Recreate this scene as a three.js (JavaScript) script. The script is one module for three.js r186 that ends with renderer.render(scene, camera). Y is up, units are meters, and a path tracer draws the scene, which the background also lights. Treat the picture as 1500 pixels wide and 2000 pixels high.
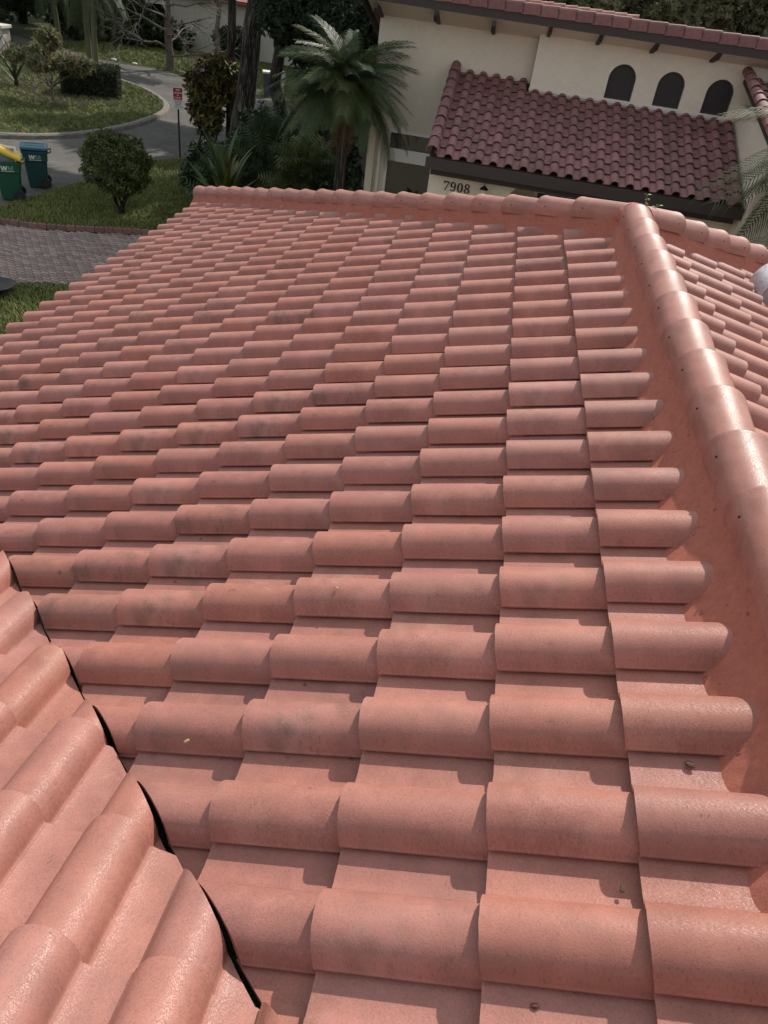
import * as THREE from 'three';
import { mergeGeometries, toCreasedNormals } from 'three/addons/utils/BufferGeometryUtils.js';
import { RoundedBoxGeometry } from 'three/addons/geometries/RoundedBoxGeometry.js';
import { FontLoader } from 'three/addons/loaders/FontLoader.js';
import { TextGeometry } from 'three/addons/geometries/TextGeometry.js';

// ---------------------------------------------------------------- camera, sky, sun, exposure
const scene = new THREE.Scene();
const camera = new THREE.PerspectiveCamera(68.62, 768 / 1024, 0.05, 400);
camera.position.set(-1.137, 6.252, 1.633);
camera.rotation.set(-0.6319, 0.0722, 0.1487, 'YXZ');
camera.updateMatrixWorld(true); camera.updateProjectionMatrix();

const SUN = new THREE.Vector3(0.269, 0.687, -0.675).normalize();
// bright hazy winter sky: pale at the horizon, light blue overhead, a wide glow round the sun
{
  const w = 256, h = 128, d = new Float32Array(w * h * 4);
  for (let j = 0; j < h; j++) for (let i = 0; i < w; i++) {
    const el = ((j + 0.5) / h - 0.5) * Math.PI, az = ((i + 0.5) / w - 0.5) * 2 * Math.PI;
    const dir = new THREE.Vector3(Math.cos(el) * Math.cos(az), Math.sin(el), Math.cos(el) * Math.sin(az));
    const c = Math.max(0, dir.dot(SUN)), up = Math.max(0, dir.y), t = Math.pow(up, 0.55), glow = 0.55 * Math.pow(c, 5) + 1.5 * Math.pow(c, 60);
    const below = dir.y < 0 ? 0.35 : 1;
    const k = (j * w + i) * 4;
    d[k] = (0.76 - 0.36 * t + glow * 1.0) * below; d[k + 1] = (0.76 - 0.3 * t + glow * 0.93) * below; d[k + 2] = (0.735 - 0.18 * t + glow * 0.8) * below; d[k + 3] = 1;
  }
  const tex = new THREE.DataTexture(d, w, h, THREE.RGBAFormat, THREE.FloatType); tex.mapping = THREE.EquirectangularReflectionMapping; tex.magFilter = THREE.LinearFilter; tex.minFilter = THREE.LinearFilter; tex.wrapS = THREE.RepeatWrapping; tex.needsUpdate = true;
  scene.background = tex; scene.environment = tex;
}
const sun = new THREE.DirectionalLight(new THREE.Color(1.0, 0.92, 0.83), 3.6);
sun.position.copy(SUN).multiplyScalar(80); sun.target.position.set(0, 0, 0);
sun.castShadow = true; sun.shadow.radius = 1.5; sun.shadow.mapSize.set(4096, 4096);
Object.assign(sun.shadow.camera, { left: -60, right: 60, top: 60, bottom: -60, near: 1, far: 200 });
scene.add(sun, sun.target);
const renderer = new THREE.WebGLRenderer({ antialias: true });
renderer.toneMapping = THREE.LinearToneMapping;
renderer.toneMappingExposure = 1.24;
renderer.shadowMap.enabled = true;

// ---------------------------------------------------------------- helpers
function rng(seed) { let a = seed >>> 0; return () => { a = (a + 0x6D2B79F5) | 0; let t = Math.imul(a ^ (a >>> 15), 1 | a); t = (t + Math.imul(t ^ (t >>> 7), 61 | t)) ^ t; return ((t ^ (t >>> 14)) >>> 0) / 4294967296; }; }
const R0 = rng(77);
const rr = (a, b, r = R0) => a + (b - a) * r();
const V = (x, y, z) => new THREE.Vector3(x, y, z);
const L = (r, g, b) => new THREE.Color().setRGB(r, g, b);
const clamp = (x, a, b) => Math.min(b, Math.max(a, x));
const taken = {};
function numbered(n) { const k = taken[n] = (taken[n] || 0) + 1; return k === 1 ? n : n + '_' + String(k - 1).padStart(3, '0'); }
function tag(o, label, category, group, kind) { if (label) o.userData.label = label; if (category) o.userData.category = category; if (group) o.userData.group = group; if (kind) o.userData.kind = kind; return o; }
function thing(name, label, category, x = 0, y = 0, z = 0, turn = 0, group) { const g = new THREE.Group(); g.name = numbered(name); g.position.set(x, y, z); g.rotation.y = turn; scene.add(g); return tag(g, label, category, group); }
function mesh(name, geo, mat, parent) { const m = new THREE.Mesh(geo, mat); m.name = name; m.castShadow = m.receiveShadow = true; if (parent) parent.add(m); else scene.add(m); return m; }
function structure(name, geo, mat) { const m = mesh(name, geo, mat); m.userData.kind = 'structure'; return m; }
function box(w, h, d, x = 0, y = 0, z = 0) { const g = new THREE.BoxGeometry(w, h, d); g.translate(x, y, z); return g; }
function bar(a, b, r0, r1 = r0, seg = 7) { const d = b.clone().sub(a), l = d.length(); const g = new THREE.CylinderGeometry(r1, r0, l, seg, 1); g.translate(0, l / 2, 0); g.applyQuaternion(new THREE.Quaternion().setFromUnitVectors(V(0, 1, 0), d.normalize())); g.translate(a.x, a.y, a.z); return g; }
function merge(list) { return mergeGeometries(list.map(g => { const h = g.index ? g.toNonIndexed() : g; for (const k of Object.keys(h.attributes)) if (!['position', 'normal', 'uv'].includes(k)) h.deleteAttribute(k); return h; }), false); }

// tiling value noise
function noise2(seed, n) { const r = rng(seed), a = new Float32Array(n * n); for (let i = 0; i < n * n; i++) a[i] = r(); return (x, y) => { x = ((x % n) + n) % n; y = ((y % n) + n) % n; const i = Math.floor(x), j = Math.floor(y); let u = x - i, v = y - j; u = u * u * (3 - 2 * u); v = v * v * (3 - 2 * v); const i1 = (i + 1) % n, j1 = (j + 1) % n; return (a[j * n + i] * (1 - u) + a[j * n + i1] * u) * (1 - v) + (a[j1 * n + i] * (1 - u) + a[j1 * n + i1] * u) * v; }; }
function fbm(seed, base, oct) { const ns = []; for (let o = 0; o < oct; o++) ns.push(noise2(seed + o * 13, base << o)); return (u, v) => { let s = 0, a = 1, t = 0; for (let o = 0; o < oct; o++) { const f = base << o; s += a * ns[o](u * f, v * f); t += a; a *= 0.55; } return s / t; }; }
function texture(size, fn, srgb = true, repeat = 1) { const d = new Uint8Array(size * size * 4); const c = [0, 0, 0]; for (let y = 0; y < size; y++) for (let x = 0; x < size; x++) { fn(x / size, y / size, c, x, y); const k = (y * size + x) * 4; d[k] = clamp(c[0], 0, 1) * 255; d[k + 1] = clamp(c[1], 0, 1) * 255; d[k + 2] = clamp(c[2], 0, 1) * 255; d[k + 3] = 255; } const t = new THREE.DataTexture(d, size, size); t.wrapS = t.wrapT = THREE.RepeatWrapping; t.magFilter = THREE.LinearFilter; t.minFilter = THREE.LinearMipmapLinearFilter; t.generateMipmaps = true; if (srgb) t.colorSpace = THREE.SRGBColorSpace; t.repeat.set(repeat, repeat); t.needsUpdate = true; return t; }

// ---------------------------------------------------------------- materials
// painted concrete tile: fine grain, chalky bloom, scuffs (tile texture spans 1.6 m)
function scuffs(seed, count, size, len) { // splatters of small marks, returns Float32 mask
  const m = new Float32Array(size * size), r = rng(seed);
  for (let k = 0; k < count; k++) { const cx = r() * size, cy = r() * size, n = 4 + r() * 30, sp = len * (0.3 + r()); const an = r() * 6.28;
    for (let q = 0; q < n; q++) { let x = cx + (r() + r() - 1) * sp, y = cy + (r() + r() - 1) * sp * 0.6; const l = 1 + r() * r() * 7, w = r() < 0.5 ? 1 : 0, a = 0.15 + r() * r() * 0.85, dx = Math.cos(an + r()), dy = Math.sin(an + r());
      for (let t = 0; t < l; t++) for (let e = 0; e <= w; e++) { const xi = ((Math.floor(x + dx * t + e) % size) + size) % size, yi = ((Math.floor(y + dy * t) % size) + size) % size; m[yi * size + xi] = Math.max(m[yi * size + xi], a); } } }
  return m;
}
const TS = 1024;
const nA = fbm(11, 6, 5), nB = fbm(21, 24, 4), nC = fbm(31, 4, 4), nG = noise2(41, 512), nH = noise2(43, 1024);
const nStreak = noise2(51, 64);
const dark1 = scuffs(5, 12, TS, 20), pale1 = scuffs(6, 64, TS, 26), dark2 = scuffs(7, 60, TS, 26), pale2 = scuffs(8, 60, TS, 26);
function tileTex(dk, pl, dirt) {
  return texture(TS, (u, v, c, x, y) => {
    const a = nA(u, v) - 0.5, b = nB(u, v) - 0.5, g = nG(u * 512, v * 512) - 0.5, h = nH(u * 1024, v * 1024) - 0.5;
    const st = nStreak(u * 6, v * 64) - 0.5;
    const pit = clamp((nG(u * 512 + 77, v * 512 + 31) + h * 0.5 - 0.93) * 9, 0, 1); let k = 0.9 + a * 0.14 + b * 0.13 + g * 0.08 + h * 0.06 + st * 0.05 - pit * 0.16;
    const bloom = clamp((nC(u + 0.3, v) - 0.56) * 4.5, 0, 1) * clamp(0.45 + b * 3 + g * 0.8, 0, 1.3);
    let r = k, gg = k + 0.012 + a * 0.04, bb = k + a * 0.05;
    r += bloom * 0.04; gg += bloom * 0.15; bb += bloom * 0.15;
    const grime = clamp((nC(u, v + 0.41) - 0.48) * 4, 0, 1) * clamp((nB(u + 0.37, v * 1.0 + 0.11) + g * 0.45 + h * 0.35 - 0.5) * 7, 0, 1) * dirt;
    r *= 1 - grime * 0.3; gg *= 1 - grime * 0.2; bb *= 1 - grime * 0.2;
    const d = dk[y * TS + x], p = pl[y * TS + x];
    r *= 1 - d * 0.45; gg *= 1 - d * 0.42; bb *= 1 - d * 0.4;
    r += p * 0.08; gg += p * 0.22; bb += p * 0.21;
    c[0] = r; c[1] = gg; c[2] = bb;
  });
}
const tileClean = tileTex(dark1, pale1, 0.35), tileDirty = tileTex(dark2, pale2, 1.0);
const grainTex = texture(512, (u, v, c) => { const k = 0.5 + (nG(u * 512, v * 512) - 0.5) * 0.9 + (nB(u, v) - 0.5) * 0.5; c[0] = c[1] = c[2] = k; }, false, 2);
const sparkTex = texture(512, (u, v, c) => { const k = clamp(0.72 + (nG(u * 512 + 3, v * 512) - 0.5) * 0.75 + (nB(u + 0.2, v) - 0.5) * 0.2, 0.5, 1); c[0] = c[1] = c[2] = k; }, false, 2);
const paint = (r, g, b, o = {}) => new THREE.MeshStandardMaterial({ color: L(r, g, b), roughness: 0.8, ...o });
const tileMats = [];
for (const [r, g, b] of [[0.43, 0.17, 0.132], [0.41, 0.168, 0.135], [0.435, 0.178, 0.14], [0.42, 0.162, 0.122], [0.42, 0.178, 0.145]]) tileMats.push(new THREE.MeshPhysicalMaterial({ color: L(r, g, b), map: tileClean, bumpMap: grainTex, bumpScale: 0.00045, roughness: 0.76, roughnessMap: sparkTex, specularIntensity: 0.75 }));
for (const [r, g, b] of [[0.415, 0.17, 0.135], [0.405, 0.168, 0.138], [0.42, 0.168, 0.13]]) tileMats.push(new THREE.MeshPhysicalMaterial({ color: L(r, g, b), map: tileDirty, bumpMap: grainTex, bumpScale: 0.00045, roughness: 0.84, roughnessMap: sparkTex, specularIntensity: 0.6 }));
const capMats = [[0.42, 0.168, 0.13], [0.405, 0.165, 0.13], [0.43, 0.172, 0.137]].map(([r, g, b]) => new THREE.MeshPhysicalMaterial({ color: L(r, g, b), map: tileClean, bumpMap: grainTex, bumpScale: 0.00045, roughness: 0.66, roughnessMap: sparkTex, specularIntensity: 0.85 }));
const mortarTex = texture(512, (u, v, c) => { const k = 0.9 + (nB(u, v) - 0.5) * 0.16 + (nG(u * 256, v * 256) - 0.5) * 0.12; const d = clamp((nB(u, v + 0.3) - 0.72) * 9, 0, 1) * 0.25; c[0] = k - d; c[1] = k - d * 0.9; c[2] = k - d * 0.8; });
const mortarMat = new THREE.MeshStandardMaterial({ color: L(0.47, 0.15, 0.098), map: mortarTex, bumpMap: grainTex, bumpScale: 0.0012, roughness: 0.85 });
const deckMat = paint(0.03, 0.026, 0.024, { roughness: 0.95 });

// ---------------------------------------------------------------- roof tile geometry
// local frame of a tile: x = up the slope, y = off the slope, z = minus the sideways direction t
const SL = 18.994 * Math.PI / 180, CS = Math.cos(SL), SN = Math.sin(SL), TN = SN / CS;
const W = 0.28, E = 0.346, TH = 0.014, CREST = 0.082, TC = 0.086, STEP = 0.036, LEN = E + 0.075;
function profile(n) { // (t,h) from the lip over the barrel down into the pan
  const p = [[-0.001, 0.0095], [-0.0014, 0.0145], [0.0025, 0.018], [0.006, 0.028]];
  for (let k = 1; k < n; k++) { const a = Math.PI * (0.955 - 0.90 * k / n); p.push([TC + 0.08 * Math.cos(a), 0.014 + 0.068 * Math.sin(a)]); }
  p.push([0.1668, 0.0225], [0.169, 0.0115], [0.1725, 0.0062], [0.1795, 0.0068], [0.193, 0.003], [0.214, 0.0002], [0.24, -0.001], [0.268, -0.0006], [0.298, 0.001]);
  return p;
}
const PROF_FINE = profile(16), PROF_LOW = profile(8);
function profH(t) { t = ((t % W) + W) % W; const P = PROF_FINE; let best = 0; for (let k = 0; k < P.length - 1; k++) if (t >= P[k][0] && t <= P[k + 1][0]) { const f = (t - P[k][0]) / (P[k + 1][0] - P[k][0] + 1e-9); best = P[k][1] + f * (P[k + 1][1] - P[k][1]); } return best; }
// lo, hi: functions (t,h) -> where this fibre of the tile begins and ends
function tileGeo(P, lo, hi, uo, vo, chip = 0, seed = 1) {
  const r = rng(seed), n = P.length, tilt = STEP / E;
  const out = [], inn = [];
  for (let k = 0; k < n; k++) { const a = P[Math.max(0, k - 1)], b = P[Math.min(n - 1, k + 1)]; let dx = b[0] - a[0], dy = b[1] - a[1]; const l = Math.hypot(dx, dy) || 1; out.push(P[k]); inn.push([P[k][0] + dy / l * TH, P[k][1] - dx / l * TH]); }
  inn[0] = [0.009, 0.0095]; inn[1] = [0.0095, 0.013];
  const pos = [], uv = [], any = [];
  const row = (arr, end, ins) => arr.map((p, k) => { let a = lo(p[0], p[1]), b = hi(p[0], p[1]); any[k] = any[k] || 0; let s = end ? b : a; if (b < a) s = (a + b) / 2; else any[k] = 1; if (!end && chip) s += (r() - 0.5) * chip; return [s, p[1] - tilt * s, -p[0], uo + s / 1.6, vo + p[0] / 1.6]; });
  const oF = row(out, 0), iF = row(inn, 0), oB = row(out, 1), iB = row(inn, 1);
  // keep the longest unbroken run of fibres, so that a cut tile stays one piece
  { let bs = 0, bl = 0, st = -1; for (let k = 0; k <= n; k++) { if (k < n && any[k]) { if (st < 0) st = k; } else if (st >= 0) { if (k - st > bl) { bl = k - st; bs = st; } st = -1; } } for (let k = 0; k < n; k++) if (k < bs || k >= bs + bl) any[k] = 0; }
  const tri = (A, B, C) => { for (const q of [A, B, C]) { pos.push(q[0], q[1], q[2]); uv.push(q[3], q[4]); } };
  const quad = (A, B, C, D) => { tri(A, B, C); tri(A, C, D); };
  for (let k = 0; k < n - 1; k++) { if (!any[k] || !any[k + 1]) continue;
    quad(oF[k], oB[k], oB[k + 1], oF[k + 1]); // top
    quad(iF[k], iF[k + 1], iB[k + 1], iB[k]); // underside
    quad(iF[k], oF[k], oF[k + 1], iF[k + 1]); // lower end
    quad(iB[k], iB[k + 1], oB[k + 1], oB[k]); // upper end
  }
  if (any[0]) quad(oF[0], iF[0], iB[0], oB[0]); if (any[n - 1]) quad(oF[n - 1], oB[n - 1], iB[n - 1], iF[n - 1]);
  if (!pos.length) return null;
  const g = new THREE.BufferGeometry(); g.setAttribute('position', new THREE.Float32BufferAttribute(pos, 3)); g.setAttribute('uv', new THREE.Float32BufferAttribute(uv, 2));
  return toCreasedNormals(g, 0.75);
}
const rT = rng(4242);
const fullFine = [], fullLow = [];
for (let k = 0; k < 10; k++) { fullFine.push(tileGeo(PROF_FINE, () => 0, () => LEN, rT(), rT(), 0.0016, k + 5)); fullLow.push(tileGeo(PROF_LOW, () => 0, () => LEN, rT(), rT(), 0, k)); }
// a roof slope: origin, unit vectors S (up the slope), N (off it), T (sideways)
function slopeFrame(O, S, N, T) { const B = new THREE.Matrix4().makeBasis(S, N, T.clone().negate()); return { O, S, N, T, B, q: new THREE.Quaternion().setFromRotationMatrix(B) }; }
const frustum = new THREE.Frustum().setFromProjectionMatrix(new THREE.Matrix4().multiplyMatrices(camera.projectionMatrix, camera.matrixWorldInverse));
// lays tiles on a slope; limits(p) -> {lo,hi} are given in world space by half-spaces: every entry [normal, constant] keeps normal.p > constant
function layTiles(F, fronts, rows, tPhase, planes, opt = {}) {
  const list = [];
  for (const s0 of fronts) for (const j of rows) {
    const t0 = tPhase + j * W;
    const jt = rr(-0.003, 0.003, rT), js = rr(-0.004, 0.004, rT), jh = rr(0, 0.002, rT);
    const org = F.O.clone().addScaledVector(F.S, s0 + js).addScaledVector(F.T, t0 + jt).addScaledVector(F.N, -CREST + jh);
    const c = org.clone().addScaledVector(F.S, LEN / 2).addScaledVector(F.T, 0.14).addScaledVector(F.N, 0.04);
    // bounds on s for a fibre (t,h)
    let mode = 'full';
    const bounds = planes.map(([n, k]) => { const sn = n.dot(F.S), tn = n.dot(F.T), hn = n.dot(F.N), o = n.dot(org) - k; return { sn, tn, hn, o }; });
    let out = false;
    for (const b of bounds) { let mn = 1e9, mx = -1e9; for (const s of [0, LEN]) for (const t of [0, 0.3]) for (const h of [-0.03, 0.08]) { const v = b.o + b.sn * s + b.tn * t + b.hn * h; mn = Math.min(mn, v); mx = Math.max(mx, v); } if (mx < 0.02) out = true; else if (mn < 0) mode = 'cut'; }
    if (out) continue;
    const dist = c.distanceTo(camera.position);
    let geo;
    const fine = dist < 5.5 && !opt.low;
    if (mode === 'full') geo = (fine ? fullFine : fullLow)[Math.floor(rT() * 10)];
    else {
      const lo = (t, h) => { let a = 0; for (const b of bounds) if (b.sn > 1e-6) a = Math.max(a, -(b.o + b.tn * t + b.hn * h) / b.sn); return a; };
      const hi = (t, h) => { let a = LEN; for (const b of bounds) { if (b.sn < -1e-6) a = Math.min(a, -(b.o + b.tn * t + b.hn * h) / b.sn); else if (Math.abs(b.sn) <= 1e-6 && b.o + b.tn * t + b.hn * h < 0) a = -1; } return a; };
      geo = tileGeo(fine ? profile(22) : PROF_FINE, lo, hi, rT(), rT(), 0.001, Math.floor(rT() * 1e6));
    }
    if (!geo) continue;
    list.push({ geo, org, dist, c, j, s0, inView: frustum.intersectsSphere(new THREE.Sphere(c, 0.2)), mat: opt.mat ? opt.mat(j, s0, rT) : tileMats[Math.floor(rT() * 5)], tw: rr(-0.006, 0.006, rT) });
  }
  return list;
}
function placeTile(t, F, parent, base) { const m = mesh('roof_tile', t.geo, t.mat, parent); m.position.copy(t.org).sub(base); m.quaternion.copy(F.q); m.rotateY(t.tw); return m; }
function mergedTiles(list, F, parent, base) { if (!list.length) return; const gs = list.map(t => { const g = t.geo.clone(); g.applyMatrix4(new THREE.Matrix4().compose(t.org.clone().sub(base), F.q, V(1, 1, 1))); return g; }); const m = mesh('roof_tile', merge(gs), list[0].mat, parent); m.userData.kind = 'stuff'; return m; }
// half-round cap: lies along +x from its wide end at x=0
function capGeo(len, r0, r1, seed) {
  const n = 20, r = rng(seed), pos = [], uv = [], uo = r(), vo = r(); const flank = 0.034;
  const sect = (R, inner) => { const q = []; const d = inner ? -0.014 : 0; q.push([-(R + d), 0]); for (let k = 0; k <= n; k++) { const a = Math.PI * (1 - k / n); q.push([(R + d) * Math.cos(a), flank + (R + d) * 0.86 * Math.sin(a)]); } q.push([R + d, 0]); return q; };
  const secs = [[0, r0 + 0.003], [0.012, r0 + 0.003], [0.02, r0], [len * 0.5, (r0 + r1) / 2], [len, r1]];
  const grid = (inner) => secs.map(([x, R]) => sect(R, inner).map((p, k) => [x + (x === 0 ? (r() - 0.5) * 0.003 : 0), p[1], p[0], uo + x / 1.6, vo + k * 0.014]));
  const o = grid(false), i = grid(true);
  const tri = (A, B, C) => { for (const q of [A, B, C]) { pos.push(q[0], q[1], q[2]); uv.push(q[3], q[4]); } };
  const quad = (A, B, C, D) => { tri(A, B, C); tri(A, C, D); };
  for (let a = 0; a < secs.length - 1; a++) for (let k = 0; k < o[0].length - 1; k++) { quad(o[a][k], o[a][k + 1], o[a + 1][k + 1], o[a + 1][k]); quad(i[a][k], i[a + 1][k], i[a + 1][k + 1], i[a][k + 1]); }
  const e = secs.length - 1; for (let k = 0; k < o[0].length - 1; k++) { quad(o[0][k], i[0][k], i[0][k + 1], o[0][k + 1]); quad(o[e][k], o[e][k + 1], i[e][k + 1], i[e][k]); }
  for (const k of [0, o[0].length - 1]) for (let a = 0; a < e; a++) quad(o[a][k], o[a + 1][k], i[a + 1][k], i[a][k]);
  const g = new THREE.BufferGeometry(); g.setAttribute('position', new THREE.Float32BufferAttribute(pos, 3)); g.setAttribute('uv', new THREE.Float32BufferAttribute(uv, 2));
  return toCreasedNormals(g, 0.7);
}
const capGeos = [1, 2, 3, 4, 5].map(k => capGeo(0.44, 0.108, 0.094, k * 31));
const nailHole = new THREE.SphereGeometry(0.0055, 8, 6);
// row of caps from A (first wide end) to B, each wide end covering the one before it... dir = from wide end inward
function capRow(A, B, exposure, parent, base, mats, name = 'ridge_cap', last = 1) {
  const d = B.clone().sub(A), n = Math.max(1, Math.round(d.length() / exposure)), step = d.length() / n; d.normalize();
  const side = new THREE.Vector3().crossVectors(d, V(0, 1, 0)).normalize(), up = new THREE.Vector3().crossVectors(side, d).normalize();
  const q = new THREE.Quaternion().setFromRotationMatrix(new THREE.Matrix4().makeBasis(d, up, side));
  for (let k = 0; k < n; k++) {
    const m = mesh(name, capGeos[Math.floor(rT() * 5)], mats[Math.floor(rT() * mats.length)], parent);
    m.position.copy(A).addScaledVector(d, step * k).addScaledVector(up, rr(-0.004, 0.004, rT)).sub(base); m.quaternion.copy(q);
    m.rotateZ(-0.05 + rr(-0.008, 0.008, rT)); m.rotateY(rr(-0.02, 0.02, rT));
    for (const s of [-1, 1]) { const h = mesh('nail_hole', nailHole, deckMat, m); h.position.set(0.1, 0.062, s * 0.1); }
  }
}

// ---------------------------------------------------------------- the house we stand on
// ridge at x = RX; left eave at x = -EX; valley z = x + ZC; left hip z = x + HIPC
const RX = -0.11, Y0 = 5.0, ZC = 2.25, HIPC = -3.95, EX = 5.16, TNx = TN;
const RY = Y0 + RX * TN, HALF = EX + RX, XR = RX + HALF, AZ = HIPC + RX, zEnd = 4.2;
const house = thing('tiled_house', 'low house under the salmon pink barrel tiled hip roof filling the foreground', 'house', 0, 0, -2);
const HB = house.position.clone();
const FA = slopeFrame(V(0, Y0, 0), V(CS, SN, 0), V(-SN, CS, 0), V(0, 0, -1));
const FB = slopeFrame(V(RX, RY, 0), V(-CS, SN, 0), V(SN, CS, 0), V(0, 0, 1));
const FC = slopeFrame(V(0, Y0, ZC), V(0, SN, CS), V(0, CS, -SN), V(1, 0, 0));
const FD = slopeFrame(V(RX, RY, AZ), V(0, SN, CS), V(0, CS, -SN), V(1, 0, 0));
function deckGeo(pts, F, drop) { const n = F.N.clone().multiplyScalar(-drop); const top = pts.map(p => p.clone().add(n)), bot = pts.map(p => p.clone().add(n).add(V(0, -0.06, 0))); const pos = []; const t = (a, b, c) => pos.push(a.x, a.y, a.z, b.x, b.y, b.z, c.x, c.y, c.z); for (let k = 1; k < pts.length - 1; k++) { t(top[0], top[k], top[k + 1]); t(bot[0], bot[k + 1], bot[k]); } for (let k = 0; k < pts.length; k++) { const m = (k + 1) % pts.length; t(top[k], bot[k], bot[m]); t(top[k], bot[m], top[m]); } const g = new THREE.BufferGeometry(); g.setAttribute('position', new THREE.Float32BufferAttribute(pos, 3)); g.setAttribute('uv', new THREE.Float32BufferAttribute(new Float32Array(pos.length / 3 * 2), 2)); g.computeVertexNormals(); return g; }
const onA = (x, z) => V(x, Y0 + x * TN, z), onB = (x, z) => V(x, RY - (x - RX) * TN, z), onC = (x, z) => V(x, Y0 + (z - ZC) * TN, z), onD = (x, z) => V(x, RY + (z - AZ) * TN, z);
const DROP = 0.125, EI = EX - 0.05, HI = HALF - 0.05;
const deck = (pts, F, label) => { const m = mesh('roof_slope', deckGeo(pts, F, DROP).translate(-HB.x, -HB.y, -HB.z), deckMat, house); m.userData.label = label; return m; };
const deckA = deck([onA(RX, AZ), onA(-EI, HIPC - EI), onA(-EI, ZC - EI), onA(RX, ZC + RX)], FA, 'wide left roof slope of salmon tiles');
const deckB = deck([onB(RX, AZ), onB(RX, zEnd), onB(RX + HI, zEnd), onB(RX + HI, AZ - HI)], FB, 'sunlit right roof slope beyond the ridge');
const deckC = deck([onC(RX, ZC + RX), onC(-EI, ZC - EI), onC(-6.6, ZC - EI), onC(-6.6, zEnd), onC(RX, zEnd)], FC, 'near roof slope with glossy tiles at the lower left');
const deckD = deck([onD(RX, AZ), onD(RX + HI, AZ - HI), onD(RX - HI, AZ - HI)], FD, 'far hip end slope');
const range = (a, b) => Array.from({ length: b - a + 1 }, (_, k) => a + k);
const s0A = -1.72 * E; // distance of the first course below the grid origin
const irr = { 1: 0.96, 7: 7.02, 11: 10.97 };
const frontsA = range(0, 14).map(i => s0A - (irr[i] ?? i) * E);
const dirtyMat = (j, s0, r) => { const i = -s0 / E; const p = (i > 5.5 && j > 0 && j < 9) ? 0.75 : (i > 3 && j < 10 ? 0.3 : 0.1); return r() < p ? tileMats[5 + Math.floor(r() * 3)] : tileMats[Math.floor(r() * 5)]; };
const D45 = (x, z) => V(x, 0, z).normalize();
let tA = layTiles(FA, frontsA, range(-12, 34), -TC, [[V(-1, 0, 0), -RX + 0.05], [D45(-1, 1), (HIPC + 0.17) / Math.SQRT2], [D45(1, -1), (-ZC) / Math.SQRT2 - 0.022]], { mat: dirtyMat });
const frontsB = range(0, 14).map(i => -1.3 * E - i * E);
let tB = layTiles(FB, frontsB, range(-36, 8), 0.05 - TC, [[V(1, 0, 0), RX + 0.07], [D45(1, 1), (AZ + RX + 0.17) / Math.SQRT2]]);
const frontsC = range(-9, 7).map(i => (0.985 - ZC) / CS + i * E);
let tC = layTiles(FC, frontsC, range(-16, 8), -1.56, [[D45(-1, 1), ZC / Math.SQRT2 + 0.024], [V(0, 0, -1), -zEnd], [V(-1, 0, 0), -RX]]);
let tD = layTiles(FD, range(0, 14).map(i => -1.4 * E - i * E), range(-19, 19), 0.02, [[D45(-1, -1), (-AZ - RX + 0.24) / Math.SQRT2], [D45(1, -1), (-HIPC + 0.24) / Math.SQRT2]], { low: true });
{
  const all = [...tA.map(t => [t, FA, deckA]), ...tB.map(t => [t, FB, deckB]), ...tC.map(t => [t, FC, deckC]), ...tD.map(t => [t, FD, deckD])];
  for (const a of all) a[3] = a[0].inView && a[2] !== deckD ? a[0].dist : 1000 + a[0].dist;
  const vis = all.filter(a => a[3] < 1000).sort((a, b) => a[3] - b[3]);
  console.log('tiles', tA.length, tB.length, tC.length, tD.length, 'in view', vis.length);
  const keep = new Set(vis.slice(0, 420).map(a => a[0]));
  for (const [t, F, d] of all) if (keep.has(t)) placeTile(t, F, d, HB);
  for (const [d, F, l] of [[deckA, FA, tA], [deckB, FB, tB], [deckC, FC, tC], [deckD, FD, tD]]) mergedTiles(l.filter(t => !keep.has(t)), F, d, HB);
}
// mortar bed under the ridge and hip caps; ya, yb give the crest plane on either side
function mortarBed(A, B, ya, yb, seed) {
  const d = B.clone().sub(A), len = Math.hypot(d.x, d.z), n = Math.ceil(len / 0.03); const dir = V(d.x, 0, d.z).normalize(), sd = V(-dir.z, 0, dir.x); const nz = noise2(seed, 64);
  const offs = [-0.225, -0.168, -0.14, -0.119, -0.108, -0.096, -0.06, 0, 0.06, 0.096, 0.108, 0.119, 0.14, 0.168, 0.225]; const hs = [-0.12, -0.078, -0.036, -0.002, 0.026, 0.05, 0.07, 0.08];
  const pos = [], uv = [], idx = [];
  for (let a = 0; a <= n; a++) { const c = A.clone().addScaledVector(d, a / n); for (let k = 0; k < offs.length; k++) { const side = k <= 7 ? ya : yb; const hk = hs[k <= 7 ? k : 14 - k]; const w = offs[k] * (1 + (nz(a * 0.17, k * 1.3) - 0.5) * 0.12); const p = c.clone().addScaledVector(sd, w); const y = (k === 7 ? c.y : side(p)) + hk + (nz(a * 0.31 + 9, k * 2.1) - 0.5) * 0.01; pos.push(p.x - HB.x, y - HB.y, p.z - HB.z); uv.push(a * 0.06, k * 0.09); } }
  const m = offs.length; for (let a = 0; a < n; a++) for (let k = 0; k < m - 1; k++) { const i = a * m + k; idx.push(i, i + 1, i + m + 1, i, i + m + 1, i + m); }
  const g = new THREE.BufferGeometry(); g.setAttribute('position', new THREE.Float32BufferAttribute(pos, 3)); g.setAttribute('uv', new THREE.Float32BufferAttribute(uv, 2)); g.setIndex(idx); g.computeVertexNormals(); return g;
}
const yA = p => Y0 + p.x * TN, yB = p => RY - (p.x - RX) * TN, yD = p => RY + (p.z - AZ) * TN;
const apex = V(RX, RY, AZ), cornL = V(-EX, Y0 - EX * TN, HIPC - EX), cornR = V(XR, Y0 - EX * TN, HIPC - EX);
mesh('mortar_bed', mortarBed(V(RX, RY, zEnd), apex, yA, yB, 3), mortarMat, house);
mesh('mortar_bed', mortarBed(apex, cornL, yA, yD, 5), mortarMat, house);
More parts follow.
